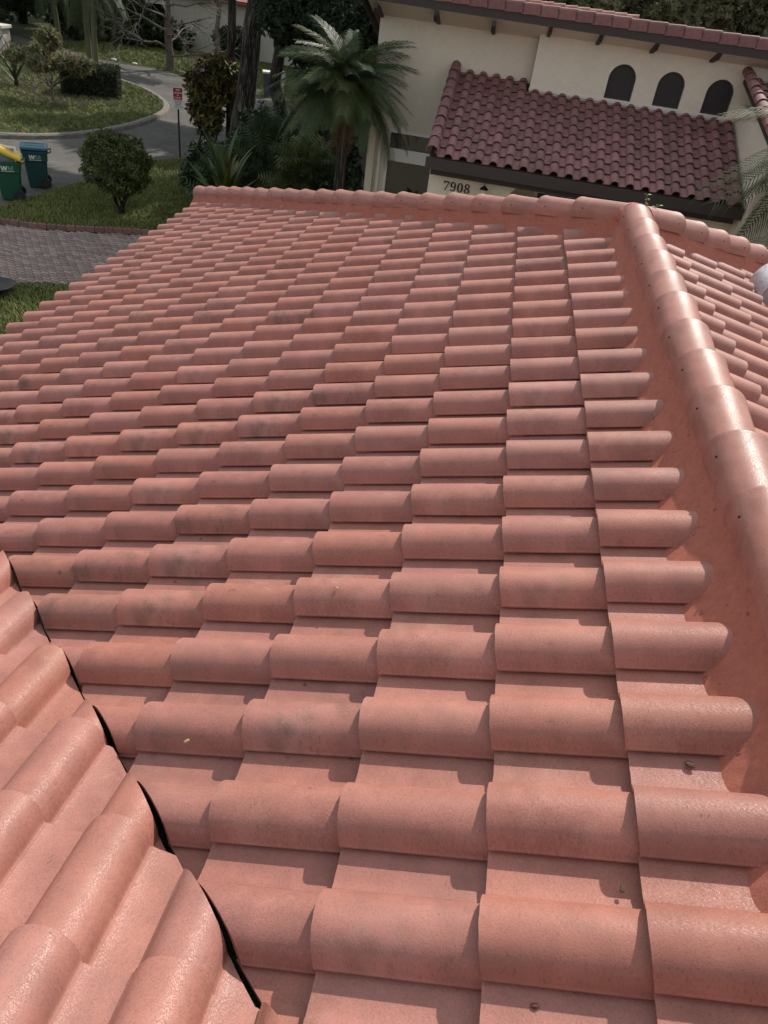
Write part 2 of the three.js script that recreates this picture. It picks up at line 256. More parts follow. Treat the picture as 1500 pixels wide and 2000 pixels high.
mesh('mortar_bed', mortarBed(apex, cornR, yD, yB, 6), mortarMat, house);
const CAPY = 0.005;
const upv = h => V(0, h, 0);
capRow(apex.clone().add(V(0, CAPY, 0.02)), V(RX, RY + CAPY, zEnd), 0.36, house, HB, capMats);
capRow(cornL.clone().add(V(-0.02, CAPY, -0.02)), apex.clone().add(V(-0.09, CAPY, -0.09)), 0.365, house, HB, capMats, 'hip_cap');
capRow(cornR.clone().add(V(0.02, CAPY, -0.02)), apex.clone().add(V(0.09, CAPY, -0.09)), 0.365, house, HB, capMats, 'hip_cap');
{ // mortar lump that closes the meeting of the three cap rows
  const g = new THREE.SphereGeometry(0.15, 20, 14); const nz = noise2(8, 32); const p = g.attributes.position; for (let k = 0; k < p.count; k++) { const f = 1 + (nz(p.getX(k) * 30 + 9, p.getY(k) * 30 + p.getZ(k) * 17 + 9) - 0.5) * 0.12; p.setXYZ(k, p.getX(k) * f, p.getY(k) * f * 0.62, p.getZ(k) * f); } g.computeVertexNormals(); const m = mesh('mortar_cap', g, mortarMat, house); m.position.copy(apex).add(V(0, 0.03, -0.05)).sub(HB);
}
// walls, fascia
const stuccoTex = texture(512, (u, v, c) => { const k = 0.94 + (nB(u, v) - 0.5) * 0.05 + (nG(u * 512, v * 512) - 0.5) * 0.06 + (nC(u, v) - 0.5) * 0.03; c[0] = k; c[1] = k - 0.004; c[2] = k - 0.012; });
const stucco = new THREE.MeshStandardMaterial({ color: L(0.74, 0.66, 0.55), map: stuccoTex, bumpMap: grainTex, bumpScale: 0.003, roughness: 0.92 });
const darkWood = paint(0.045, 0.034, 0.03, { roughness: 0.75 });
{
  const y1 = Y0 - EX * TN - 0.3, x0 = -EX + 0.55, x1 = XR - 0.55, z0 = HIPC - EX + 0.55, z1 = zEnd, xm = (x0 + x1) / 2, w = x1 - x0, zm = (z0 + z1) / 2, d = z1 - z0;
  const wallG = merge([box(0.2, y1, d, x0, y1 / 2, zm), box(0.2, y1, d, x1, y1 / 2, zm), box(w - 0.2, y1, 0.2, xm, y1 / 2, z0 + 0.1), box(w - 0.2, y1, 0.2, xm, y1 / 2, z1 - 0.1)]); wallG.translate(-HB.x, 0, -HB.z);
  mesh('wall', wallG, stucco, house);
  const zf = HIPC - EI, fl = ZC - EI - zf;
  const f = merge([box(0.03, 0.2, fl, -EI - 0.02, y1 + 0.14, zf + fl / 2), box(0.03, 0.2, zEnd - zf, XR - 0.03, y1 + 0.14, (zEnd + zf) / 2), box(2 * EI - 0.2, 0.2, 0.03, xm, y1 + 0.14, zf - 0.01)]); f.translate(-HB.x, 0, -HB.z);
  mesh('fascia', f, darkWood, house);
}

// ---------------------------------------------------------------- ground, road, kerb, driveway
const lawnTex = texture(512, (u, v, c) => { const a = nA(u, v), b = nB(u, v), g = nG(u * 512, v * 512); const k = 0.62 + (a - 0.5) * 0.5 + (b - 0.5) * 0.5 + (g - 0.5) * 0.35; const dry = clamp((nC(u, v) - 0.55) * 4, 0, 1); c[0] = k * (0.72 + dry * 0.28); c[1] = k * (0.86 + dry * 0.06); c[2] = k * (0.42 + dry * 0.12); });
const lawnMat = new THREE.MeshStandardMaterial({ color: L(0.2, 0.2, 0.13), map: lawnTex, bumpMap: grainTex, bumpScale: 0.02, roughness: 1 });
const roadTex = texture(1024, (u, v, c) => { const a = nA(u, v) - 0.5, b = nB(u, v) - 0.5, g = nG(u * 512, v * 512) - 0.5, st = clamp((nC(u, v) - 0.5) * 3, 0, 1); const k = 0.82 + a * 0.3 + b * 0.16 + g * 0.2 - st * 0.12; c[0] = k; c[1] = k - 0.01; c[2] = k - 0.025; });
const roadMat = new THREE.MeshStandardMaterial({ color: L(0.135, 0.128, 0.12), map: roadTex, bumpMap: grainTex, bumpScale: 0.004, roughness: 0.9 });
function flat(pts, y, scale, holes = []) { const s = new THREE.Shape(pts.map(p => new THREE.Vector2(p[0], -p[1]))); for (const h of holes) s.holes.push(new THREE.Path(h.map(p => new THREE.Vector2(p[0], -p[1])))); const g = new THREE.ShapeGeometry(s, 24); g.rotateX(-Math.PI / 2); g.translate(0, y, 0); const p = g.attributes.position, u = g.attributes.uv; for (let k = 0; k < p.count; k++) u.setXY(k, p.getX(k) / scale, p.getZ(k) / scale); return g; }
function smooth(pts, n, closed = false) { return new THREE.CatmullRomCurve3(pts.map(p => V(p[0], 0, p[1])), closed, 'centripetal').getPoints(n).map(p => [p.x, p.z]); }
structure('ground', flat([[-160, 60], [160, 60], [160, -200], [-160, -200]], 0, 3.1), lawnMat);
const kerbOut = smooth([[-40, -21.5], [-24, -21.6], [-17.1, -23.2], [-15.6, -24.7], [-14.85, -27.0], [-14.68, -29.4], [-14.8, -31.1], [-15.4, -32.8], [-16.5, -34.4], [-17.8, -35.7], [-19.4, -36.8], [-22, -38.2], [-30, -41.5], [-40, -45]], 90);
const nearEdge = smooth([[-40, -13], [-20, -14.2], [-13.6, -15.6], [-13.16, -17.0], [-12.87, -19.1], [-12.56, -20.8], [-12.13, -23.3], [-11.5, -24.3], [-11.1, -26.3], [-10.6, -29], [-10.2, -33], [-8, -38], [0, -44]], 60);
const farEdge = smooth([[0, -47.5], [-9, -42.5], [-13, -39], [-16.3, -39.8], [-17.2, -40.6], [-19.7, -42.2], [-21, -42.1], [-22.9, -42.3], [-30, -46], [-40, -50]], 60);
structure('road', flat([...nearEdge, ...farEdge, ...kerbOut.slice().reverse()], 0.006, 4.3), roadMat);
// kerb: swept profile
const concTex = texture(512, (u, v, c) => { const k = 0.8 + (nB(u, v) - 0.5) * 0.4 + (nA(u, v) - 0.5) * 0.3 + (nG(u * 512, v * 512) - 0.5) * 0.15; c[0] = k; c[1] = k - 0.02; c[2] = k - 0.05; });
const concMat = new THREE.MeshStandardMaterial({ color: L(0.3, 0.29, 0.27), map: concTex, bumpMap: grainTex, bumpScale: 0.006, roughness: 0.95 });
{
  const prof = [[0.04, 0], [0.02, 0.11], [-0.03, 0.15], [-0.2, 0.155], [-0.24, 0.12], [-0.24, 0]]; const pos = [], uv = [], idx = []; const n = kerbOut.length;
  for (let a = 0; a < n; a++) { const p = kerbOut[a], q0 = kerbOut[Math.max(0, a - 1)], q1 = kerbOut[Math.min(n - 1, a + 1)]; let dx = q1[0] - q0[0], dz = q1[1] - q0[1]; const l = Math.hypot(dx, dz); dx /= l; dz /= l; prof.forEach(([o, h], k) => { pos.push(p[0] - dz * o, h, p[1] + dx * o); uv.push(a * 0.35, k * 0.12); }); }
  const m = prof.length; for (let a = 0; a < n - 1; a++) for (let k = 0; k < m - 1; k++) { const i = a * m + k; idx.push(i, i + 1, i + m + 1, i, i + m + 1, i + m); }
  const g = new THREE.BufferGeometry(); g.setAttribute('position', new THREE.Float32BufferAttribute(pos, 3)); g.setAttribute('uv', new THREE.Float32BufferAttribute(uv, 2)); g.setIndex(idx); structure('kerb', toCreasedNormals(g, 0.6), concMat);
}
const island = kerbOut.map((p, a) => { const q0 = kerbOut[Math.max(0, a - 1)], q1 = kerbOut[Math.min(kerbOut.length - 1, a + 1)]; const dx = q1[0] - q0[0], dz = q1[1] - q0[1], l = Math.hypot(dx, dz); return [p[0] + dz / l * 0.22, p[1] - dx / l * 0.22]; });
structure('island_lawn', flat(island, 0.13, 2.7), lawnMat);
// mulch bed under the hedge and the little tree
const mulchMat = new THREE.MeshStandardMaterial({ color: L(0.085, 0.065, 0.052), map: concTex, bumpMap: grainTex, bumpScale: 0.03, roughness: 1 });
structure('mulch_bed', flat(smooth([[-20.6, -29.6], [-18.6, -28.7], [-17.3, -30.2], [-17.2, -31.6], [-18.6, -33.4], [-21.5, -34.4], [-24, -32]], 30, true), 0.14, 1.2), mulchMat);
structure('planting_bed', flat(smooth([[-9.2, -16.2], [-10.2, -19], [-10.4, -22], [-10.7, -25], [-9.8, -29], [-4.1, -29], [-4.1, -15], [-6, -13.5]], 40, true), 0.01, 1.2), mulchMat);
// driveway of interlocking pavers
const drivePoly = [...smooth([[-22, -15.2], [-16, -15.25], [-12.6, -15.35], [-11.7, -15.45], [-10.9, -15.72], [-10.2, -16.0], [-9.3, -16.35], [-7.5, -16.9]], 30), ...smooth([[-7.0, -13.9], [-9.3, -12.66], [-10.5, -12.05], [-13, -11.2], [-22, -10.2]], 20)];
const joints = new THREE.MeshStandardMaterial({ color: L(0.045, 0.04, 0.035), roughness: 1 });
const drive = structure('driveway', flat(drivePoly, 0.008, 1), joints);
{
  const inside = (x, z) => { let c = false; for (let i = 0, j = drivePoly.length - 1; i < drivePoly.length; j = i++) { const [xi, zi] = drivePoly[i], [xj, zj] = drivePoly[j]; if ((zi > z) !== (zj > z) && x < (xj - xi) * (z - zi) / (zj - zi) + xi) c = !c; } return c; };
  const pw = 0.215, pd = 0.108; // wavy edged paver
  const sh = new THREE.Shape(); const wv = t => 0.007 * Math.sin(t * Math.PI * 4); const N = 8; const P = []; const a = pw / 2 - 0.012, b = pd / 2 - 0.011;
  for (let k = 0; k <= N; k++) P.push([-a + 2 * a * k / N, -b + wv(k / N)]); for (let k = 1; k < 4; k++) P.push([a + wv(k / 8), -b + 2 * b * k / 4]); for (let k = N; k >= 0; k--) P.push([-a + 2 * a * k / N, b + wv(k / N)]); for (let k = 3; k > 0; k--) P.push([-a + wv(k / 8), -b + 2 * b * k / 4]);
  P.forEach((p, k) => k ? sh.lineTo(p[0], p[1]) : sh.moveTo(p[0], p[1]));
  const pg = new THREE.ExtrudeGeometry(sh, { depth: 0.022, bevelEnabled: true, bevelThickness: 0.005, bevelSize: 0.004, bevelSegments: 1, curveSegments: 1 }); pg.rotateX(-Math.PI / 2);
  const mats = [[0.37, 0.28, 0.26], [0.42, 0.33, 0.31], [0.31, 0.24, 0.23], [0.47, 0.385, 0.36], [0.35, 0.285, 0.275]].map(([r, g, bb]) => new THREE.MeshStandardMaterial({ color: L(r, g, bb), map: concTex, roughness: 0.9 }));
  const r = rng(99), spots = []; const ang = 0.18, ca = Math.cos(ang), sa = Math.sin(ang);
  for (let i = -60; i < 40; i++) for (let j = -60; j < 60; j++) { const u = i * pw + (j & 1) * pw / 2, v = j * pd; const x = -11 + u * ca - v * sa, z = -14 + u * sa + v * ca; if (!inside(x, z) || !inside(x + 0.09, z) || !inside(x - 0.09, z)) continue; const d = camera.position.distanceTo(V(x, 0, z)); const iv = frustum.containsPoint(V(x, 0, z)); if (x < -15.5) continue; spots.push([x, z, iv ? d : 100 + d, r(), r()]); }
  spots.sort((p, q) => p[2] - q[2]);
  const near = spots.slice(0, 300), rest = spots.slice(300);
  for (const s of near) { const m = mesh('paver', pg, mats[Math.floor(s[3] * 5)], drive); m.position.set(s[0], 0.01 + s[4] * 0.005, s[1]); m.rotation.y = -ang; }
  const im = new THREE.InstancedMesh(pg, new THREE.MeshStandardMaterial({ map: concTex, roughness: 0.9 }), rest.length); im.name = 'paver'; im.userData.kind = 'stuff'; im.castShadow = im.receiveShadow = true; const M4 = new THREE.Matrix4(), Q = new THREE.Quaternion().setFromAxisAngle(V(0, 1, 0), -ang);
  rest.forEach((s, k) => { im.setMatrixAt(k, M4.compose(V(s[0], 0.01 + s[4] * 0.005, s[1]), Q, V(1, 1, 1))); im.setColorAt(k, mats[Math.floor(s[3] * 5)].color); }); drive.add(im);
  // scalloped edging bricks
  const edge = thing('brick_edging', 'row of scalloped red brick edging between driveway and lawn', 'edging', -11, 0, -15.6);
  const eg = (() => { const s2 = new THREE.Shape(); s2.moveTo(-0.1, 0); s2.lineTo(-0.1, 0.1); for (let k = 0; k <= 8; k++) { const t = Math.PI * (1 - k / 8); s2.lineTo(-0.05 + 0.05 * Math.cos(t), 0.1 + 0.03 * Math.sin(t)); } for (let k = 1; k <= 8; k++) { const t = Math.PI * (1 - k / 8); s2.lineTo(0.05 + 0.05 * Math.cos(t), 0.1 + 0.03 * Math.sin(t)); } s2.lineTo(0.1, 0); const g = new THREE.ExtrudeGeometry(s2, { depth: 0.07, bevelEnabled: true, bevelThickness: 0.004, bevelSize: 0.004, bevelSegments: 1 }); g.translate(0, 0, -0.035); return g; })();
  const em = [paint(0.2, 0.1, 0.08), paint(0.17, 0.09, 0.075), paint(0.22, 0.12, 0.1)];
  const line = new THREE.CatmullRomCurve3([[-14.5, -15.25], [-12.6, -15.42], [-11.7, -15.52], [-10.9, -15.79], [-10.2, -16.07], [-9.3, -16.42], [-8.2, -16.8]].map(p => V(p[0], 0, p[1]))); const n = Math.floor(line.getLength() / 0.215);
  for (let k = 0; k < n; k++) { const p = line.getPointAt((k + 0.5) / n), t = line.getTangentAt((k + 0.5) / n); const m = mesh('edging_brick', eg, em[Math.floor(r() * 3)], edge); m.position.set(p.x + 11, 0.01 + r() * 0.01, p.z + 15.6); m.rotation.y = Math.atan2(-t.z, t.x) + (r() - 0.5) * 0.06; }
}
// grass blades on the lawns in view
{
  const bl = []; const r = rng(1234); for (let k = 0; k < 5; k++) { const a = r() * 6.28, h = 0.05 + r() * 0.05, w = 0.008, x = (r() - 0.5) * 0.06, z = (r() - 0.5) * 0.06, lx = Math.cos(a) * h * 0.6, lz = Math.sin(a) * h * 0.6, wx = -Math.sin(a) * w, wz = Math.cos(a) * w; bl.push(x - wx, 0, z - wz, x + wx, 0, z + wz, x + lx, h, z + lz); }
  const g = new THREE.BufferGeometry(); g.setAttribute('position', new THREE.Float32BufferAttribute(bl, 3)); g.computeVertexNormals();
  const inP = (poly, x, z) => { let c = false; for (let i = 0, j = poly.length - 1; i < poly.length; j = i++) { const [xi, zi] = poly[i], [xj, zj] = poly[j]; if ((zi > z) !== (zj > z) && x < (xj - xi) * (z - zi) / (zj - zi) + xi) c = !c; } return c; };
  const verge = [...nearEdge.slice(10, 45), [-9.6, -30], [-6, -18], [-7.5, -17.05], [-9.3, -16.5], [-10.2, -16.15], [-10.9, -15.86], [-11.7, -15.6], [-12.6, -15.5], [-13.3, -15.5]];
  const lower = [[-14, -10.95], [-13, -11.15], [-10.5, -12.0], [-9.3, -12.6], [-7.2, -13.7], [-5.0, -11], [-5.0, -4], [-9, -5]];
  const far = [[-16.6, -40.6], [-19.7, -42.7], [-22.9, -42.7], [-27, -45], [-27, -51.5], [-14, -51.5], [-9, -44]];
  const far2 = [[-13.6, -40], [-9, -44], [-5, -44], [-7.5, -38], [-9.6, -34], [-10.4, -33.8], [-10.6, -36]];
  const pts = []; const fill = (poly, n, y, dens) => { const xs = poly.map(p => p[0]), zs = poly.map(p => p[1]), x0 = Math.min(...xs), x1 = Math.max(...xs), z0 = Math.min(...zs), z1 = Math.max(...zs); let k = 0, guard = 0; while (k < n && guard++ < n * 8) { const x = x0 + r() * (x1 - x0), z = z0 + r() * (z1 - z0); if (inP(poly, x, z)) { pts.push([x, y, z]); k++; } } };
  fill(verge, 42000, 0, 1); fill(lower, 26000, 0, 1); fill(island, 34000, 0.13, 1); fill(far, 12000, 0, 1); fill(far2, 5000, 0, 1);
  const im = new THREE.InstancedMesh(g, new THREE.MeshStandardMaterial({ roughness: 0.8, side: THREE.DoubleSide }), pts.length); im.name = 'grass'; tag(im, 'short green lawn grass along the road and driveway', 'grass', null, 'stuff'); im.castShadow = im.receiveShadow = true;
  const M4 = new THREE.Matrix4(), Q = new THREE.Quaternion(), c = new THREE.Color();
  pts.forEach((p, k) => { Q.setFromAxisAngle(V(0, 1, 0), r() * 6.28); const s = 0.7 + r() * 0.9; im.setMatrixAt(k, M4.compose(V(...p), Q, V(s * 1.3, s, s * 1.3))); const d = r(), y = r(); c.setRGB(0.095 + d * 0.09 + (y > 0.85 ? 0.06 : 0), 0.115 + d * 0.1 + (y > 0.85 ? 0.02 : 0), 0.03 + d * 0.025); im.setColorAt(k, c); });
  scene.add(im);
}

// ---------------------------------------------------------------- neighbour's house, number 7908
const stuccoN = new THREE.MeshStandardMaterial({ color: L(0.82, 0.75, 0.63), map: stuccoTex, bumpMap: grainTex, bumpScale: 0.003, roughness: 0.92 });
const white = paint(0.72, 0.71, 0.68, { roughness: 0.6 });
const glass = new THREE.MeshPhysicalMaterial({ color: L(0.01, 0.012, 0.011), roughness: 0.03, specularIntensity: 1, ior: 1.45 });
const screenMat = paint(0.018, 0.016, 0.016, { roughness: 0.6 });
const purple = [[0.31, 0.135, 0.13], [0.29, 0.128, 0.125], [0.325, 0.145, 0.138], [0.27, 0.122, 0.118]].map(([r, g, b]) => new THREE.MeshStandardMaterial({ color: L(r, g, b), map: tileDirty, bumpMap: grainTex, bumpScale: 0.0006, roughness: 0.75 }));
const nh = thing('stucco_house', 'cream stucco house numbered 7908 with purple tiled porch roof and three arched windows', 'house', -0.4, 0, -18);
const NB = nh.position.clone();
const nmesh = (name, g, m, parent = nh) => mesh(name, g.translate(-NB.x, 0, -NB.z), m, parent);
const ZL = -16.55, ZR = -16.2, ZP = -13.43, ZW = -13.93, XL = -4.03, XS = -0.76, XE = 3.42;
function wallShape(x0, x1, y0, y1, holes, depth, z) { const s = new THREE.Shape([[x0, y0], [x1, y0], [x1, y1], [x0, y1]].map(p => new THREE.Vector2(...p))); for (const h of holes) s.holes.push(h); const g = new THREE.ExtrudeGeometry(s, { depth, bevelEnabled: false, curveSegments: 20 }); g.translate(0, 0, z - depth); const p = g.attributes.position, u = g.attributes.uv; for (let k = 0; k < p.count; k++) u.setXY(k, (p.getX(k) + p.getZ(k)) / 1.3, p.getY(k) / 1.3); return g; }
function archPath(x0, x1, y0, yTop, Cls = THREE.Path) { const r = (x1 - x0) / 2, cy = yTop - r, p = new Cls(); p.moveTo(x0, y0); p.lineTo(x1, y0); p.lineTo(x1, cy); p.absarc((x0 + x1) / 2, cy, r, 0, Math.PI, false); p.lineTo(x0, y0); return p; }
const rectPath = (x0, x1, y0, y1) => new THREE.Path([[x0, y0], [x1, y0], [x1, y1], [x0, y1]].map(p => new THREE.Vector2(...p)));
nmesh('wall', wallShape(XL, XS, 0, 5.42, [rectPath(-3.62, -2.42, 0.9, 3.24)], 0.2, ZL), stuccoN);
const arches = [[0.75, 1.29], [1.73, 2.26], [2.7, 3.23]];
nmesh('wall', wallShape(XS, 7, 0, 5.56, [...arches.map(([a, b]) => archPath(a, b, 4.49, 5.12)), rectPath(-0.12, 0.96, 0.12, 2.6)], 0.22, ZR), stuccoN).userData.label = 'cream wall with three arched windows';
nmesh('wall', box(0.2, 5.2, 8, XL + 0.1, 2.6, ZL - 0.2 - 4), stuccoN);
nmesh('wall', box(0.2, 5.2, 8, 6.9, 2.6, ZR - 0.22 - 4), stuccoN);
nmesh('wall', box(11, 3.4, 0.2, 1.43, 1.7, ZL - 8.2), stuccoN);
for (const [a, b] of arches) { const w = nmesh('arched_window', (() => { const s = archPath(a - 0.001, b + 0.001, 4.489, 5.121, THREE.Shape); s.holes.push(archPath(a + 0.022, b - 0.022, 4.512, 5.098)); const g = new THREE.ExtrudeGeometry(s, { depth: 0.03, bevelEnabled: false, curveSegments: 20 }); g.translate(0, 0, ZR - 0.09); return g; })(), paint(0.06, 0.055, 0.05)); nmesh('pane', (() => { const g = new THREE.ExtrudeGeometry(archPath(a + 0.02, b - 0.02, 4.51, 5.1, THREE.Shape), { depth: 0.008, bevelEnabled: false, curveSegments: 20 }); g.translate(0, 0, ZR - 0.082); return g; })(), screenMat, w); nmesh('sill', box(b - a + 0.06, 0.022, 0.14, (a + b) / 2, 4.478, ZR - 0.04), white, w); }
// big window on the left
{ const f = nmesh('window', merge([box(0.07, 2.3, 0.1, -3.58, 2.05, ZL - 0.03), box(0.07, 2.3, 0.1, -2.455, 2.05, ZL - 0.03), box(1.2, 0.06, 0.1, -3.02, 3.21, ZL - 0.029), box(1.055, 0.26, 0.07, -3.02, 2.73, ZL - 0.04), box(1.055, 0.05, 0.06, -3.02, 1.7, ZL - 0.04)]), white);
  nmesh('pane', box(1.06, 0.33, 0.012, -3.02, 3.03, ZL - 0.06), glass, f); nmesh('pane', box(1.06, 0.88, 0.012, -3.02, 2.16, ZL - 0.062), glass, f); nmesh('pane', box(1.06, 0.75, 0.012, -3.02, 1.3, ZL - 0.06), glass, f);
  nmesh('corner_post', box(0.16, 3.25, 0.14, -3.93, 1.63, ZL + 0.075), stuccoN); nmesh('downspout', box(0.07, 3.3, 0.07, -3.74, 1.66, ZL + 0.04), white);
}
// upper roof: rises towards us, high edge with a row of caps
const fasciaY = 5.6, ZF = -15.6;
{ const pitch = 17 * Math.PI / 180, len = 7.6; const slab = box(11.3, 0.1, len, 0, 0, -len / 2); slab.rotateX(-pitch); slab.translate(1.43, 5.7, ZF - 0.02); nmesh('upper_roof', slab, purple[1]);
  nmesh('fascia', box(11.4, 0.18, 0.04, 1.42, 5.655, ZF + 0.003), darkWood);
  const sof = box(11.2, 0.015, 1.0, 0, 0, -0.5); sof.rotateX(-pitch); sof.translate(1.43, 5.585, ZF - 0.03); nmesh('soffit', sof, stuccoN);
  nmesh('rake_board', (() => { const g = box(0.05, 0.2, len, 0, 0, -len / 2); g.rotateX(-pitch); g.translate(-4.26, 5.64, ZF); return g; })(), darkWood);
  for (const [x, y, z] of [[-4.0, 5.3, ZL], [-2.82, 5.33, ZL], [-1.69, 5.3, ZL], [-0.6, 5.42, ZR], [0.37, 5.41, ZR], [1.43, 5.41, ZR], [2.6, 5.41, ZR], [3.8, 5.41, ZR]]) { const d = ZF - z; const g = new THREE.ExtrudeGeometry(new THREE.Shape([[0, -0.07], [d - 0.12, 0.02], [d, 0.12], [d, 0.2], [0, 0.06]].map(p => new THREE.Vector2(...p))), { depth: 0.07, bevelEnabled: false }); g.rotateY(-Math.PI / 2); g.translate(x + 0.035, y + 0.02, z); nmesh('bracket', g, darkWood); }
  // squarish high edge tiles: flat faced angle tiles lapping along the edge
  const eg = (() => { const s = new THREE.Shape([[0, 0], [0.016, 0], [0.016, 0.15], [0.0, 0.178], [-0.03, 0.19], [-0.2, 0.135], [-0.2, 0.12], [-0.032, 0.172], [0, 0.15]].map(p => new THREE.Vector2(...p))); const g = new THREE.ExtrudeGeometry(s, { depth: 0.37, bevelEnabled: false, curveSegments: 6 }); g.rotateY(-Math.PI / 2); g.rotateY(Math.PI); g.rotateY(Math.PI); return g; })();
  const r = rng(31); for (let k = 0; k < 33; k++) { const m = mesh('edge_tile', eg, purple[Math.floor(r() * 4)], nh); m.position.set(-3.85 + k * 0.335 - NB.x, 5.72 + (r() - 0.5) * 0.008, ZF + 0.028 - NB.z); m.rotation.z = 0.045 + (r() - 0.5) * 0.01; }
  // rear ridge behind the high edge
  nmesh('rear_roof', (() => { const g = new THREE.ExtrudeGeometry(new THREE.Shape([[-2.2, 0], [2.2, 0], [0, 0.78]].map(p => new THREE.Vector2(...p))), { depth: 6, bevelEnabled: false }); g.rotateY(Math.PI / 2); g.translate(-4.4, 5.05, -21); return g; })(), purple[1]);
  nmesh('rear_wall', box(5.8, 5.05, 3.6, -1.4, 2.525, -21), stuccoN);
  capRow(V(1.6, 5.74, -21), V(-4.4, 5.74, -21), 0.3, nh, NB, [tileMats[1], tileMats[3]], 'ridge_cap');
}
// porch: tiled lean-to roof, fascia, wall with arch
const PS = 20 * Math.PI / 180, PC = Math.cos(PS), PN = Math.sin(PS);
const FP = slopeFrame(V(0, 3.5, ZP), V(0, PN, -PC), V(0, PC, PN), V(-1, 0, 0));
const onP = (x, z) => V(x, 3.5 + (ZP - z) * PN / PC, z);
const porch = mesh('porch_roof', deckGeo([onP(-2.38, ZP - 0.05), onP(3.4, ZP - 0.05), onP(3.4, ZR + 0.01), onP(XS, ZR + 0.01), onP(XS, ZL + 0.01), onP(-2.32, ZL + 0.01)], FP, 0.13).translate(-NB.x, -NB.y, -NB.z), darkWood, nh);
for (const t of layTiles(FP, range(0, 9).map(i => 0.0 + i * E), range(-12, 8), -0.02, [[V(1, 0, 0), -2.30], [V(-1, 0, 0), -3.42]], { low: true, mat: (j, s, r) => purple[Math.floor(r() * 4)] })) { const m = placeTile(t, FP, porch, NB); if (t.org.z - LEN * PC < (t.c.x > XS - 0.1 ? ZR : ZL) - 0.1) { const l = (t.org.z - (t.c.x > XS - 0.1 ? ZR : ZL)) / PC; if (l < 0.04) porch.remove(m); else m.scale.x = Math.min(1, (l + 0.03) / LEN); } }
capRow(V(-2.34, 3.48, ZP - 0.02), V(-2.34, 3.48 + 3.08 * PN / PC, ZL + 0.03), 0.37, nh, NB, purple, 'rake_cap');
nmesh('fascia', box(5.86, 0.2, 0.05, 0.5, 3.29, ZP - 0.03), darkWood);
nmesh('porch_beam', box(5.7, 0.16, 0.12, 0.52, 3.14, ZP - 0.28), darkWood);
{ // wall strip (flashing) where the porch roof meets the wall
  nmesh('flashing', box(4.2, 0.045, 0.02, 1.33, 4.445, ZR + 0.012), paint(0.66, 0.62, 0.55));
  nmesh('wall', wallShape(-2.36, 3.42, 0, 3.3, [archPath(-1.0, 1.1, 0.02, 3.3 - 0.02)], 0.2, ZW), stuccoN);
  nmesh('wall', box(0.2, 3.3, 2.4, -2.26, 1.65, ZW - 0.2 - 1.2), stuccoN);
  nmesh('porch_floor', box(5.7, 0.1, 2.3, 0.53, 0.05, ZW - 1.2), concMat);
  const door = nmesh('door', box(1.06, 2.44, 0.05, 0.42, 1.35, ZR - 0.06), paint(0.02, 0.016, 0.014, { roughness: 0.45 })); nmesh('door_frame', merge([box(0.09, 2.5, 0.08, -0.16, 1.37, ZR + 0.02), box(0.09, 2.5, 0.08, 1.0, 1.37, ZR + 0.02), box(1.07, 0.09, 0.08, 0.42, 2.575, ZR + 0.02)]), white, door);
  nmesh('door_handle', new THREE.SphereGeometry(0.03, 10, 8).translate(0.86, 1.1, ZR - 0.01), paint(0.3, 0.24, 0.12, { metalness: 1, roughness: 0.35 }), door);
}
// wing at the right with its own sloping roof
{ nmesh('wall', box(3.6, 4.6, 0.2, 5.25, 2.3, -13.35), stuccoN); nmesh('wall', box(0.2, 4.75, 2.74, 3.53, 2.375, -14.83), stuccoN);
  const FW = slopeFrame(V(0, 4.62, -13.0), V(0, Math.sin(0.21), -Math.cos(0.21)), V(0, Math.cos(0.21), Math.sin(0.21)), V(-1, 0, 0)); const onW = (x, z) => V(x, 4.62 + (-13.0 - z) * Math.tan(0.21), z);
  const wr = mesh('side_roof', deckGeo([onW(3.32, -13.05), onW(7, -13.05), onW(7, ZR + 0.005), onW(3.32, ZR + 0.005)], FW, 0.13).translate(-NB.x, -NB.y, -NB.z), darkWood, nh);
  for (const t of layTiles(FW, range(0, 8).map(i => i * E), range(-25, -12), -0.02, [[V(1, 0, 0), 3.36], [V(-1, 0, 0), -7], [V(0, 0, 1), ZR - 0.1]], { low: true, mat: (j, s, r) => purple[Math.floor(r() * 4)] })) placeTile(t, FW, wr, NB);
  capRow(V(3.33, 4.62, -13.02), V(3.33, 4.62 + 3.17 * Math.tan(0.21), ZR + 0.02), 0.37, nh, NB, purple, 'rake_cap');
}
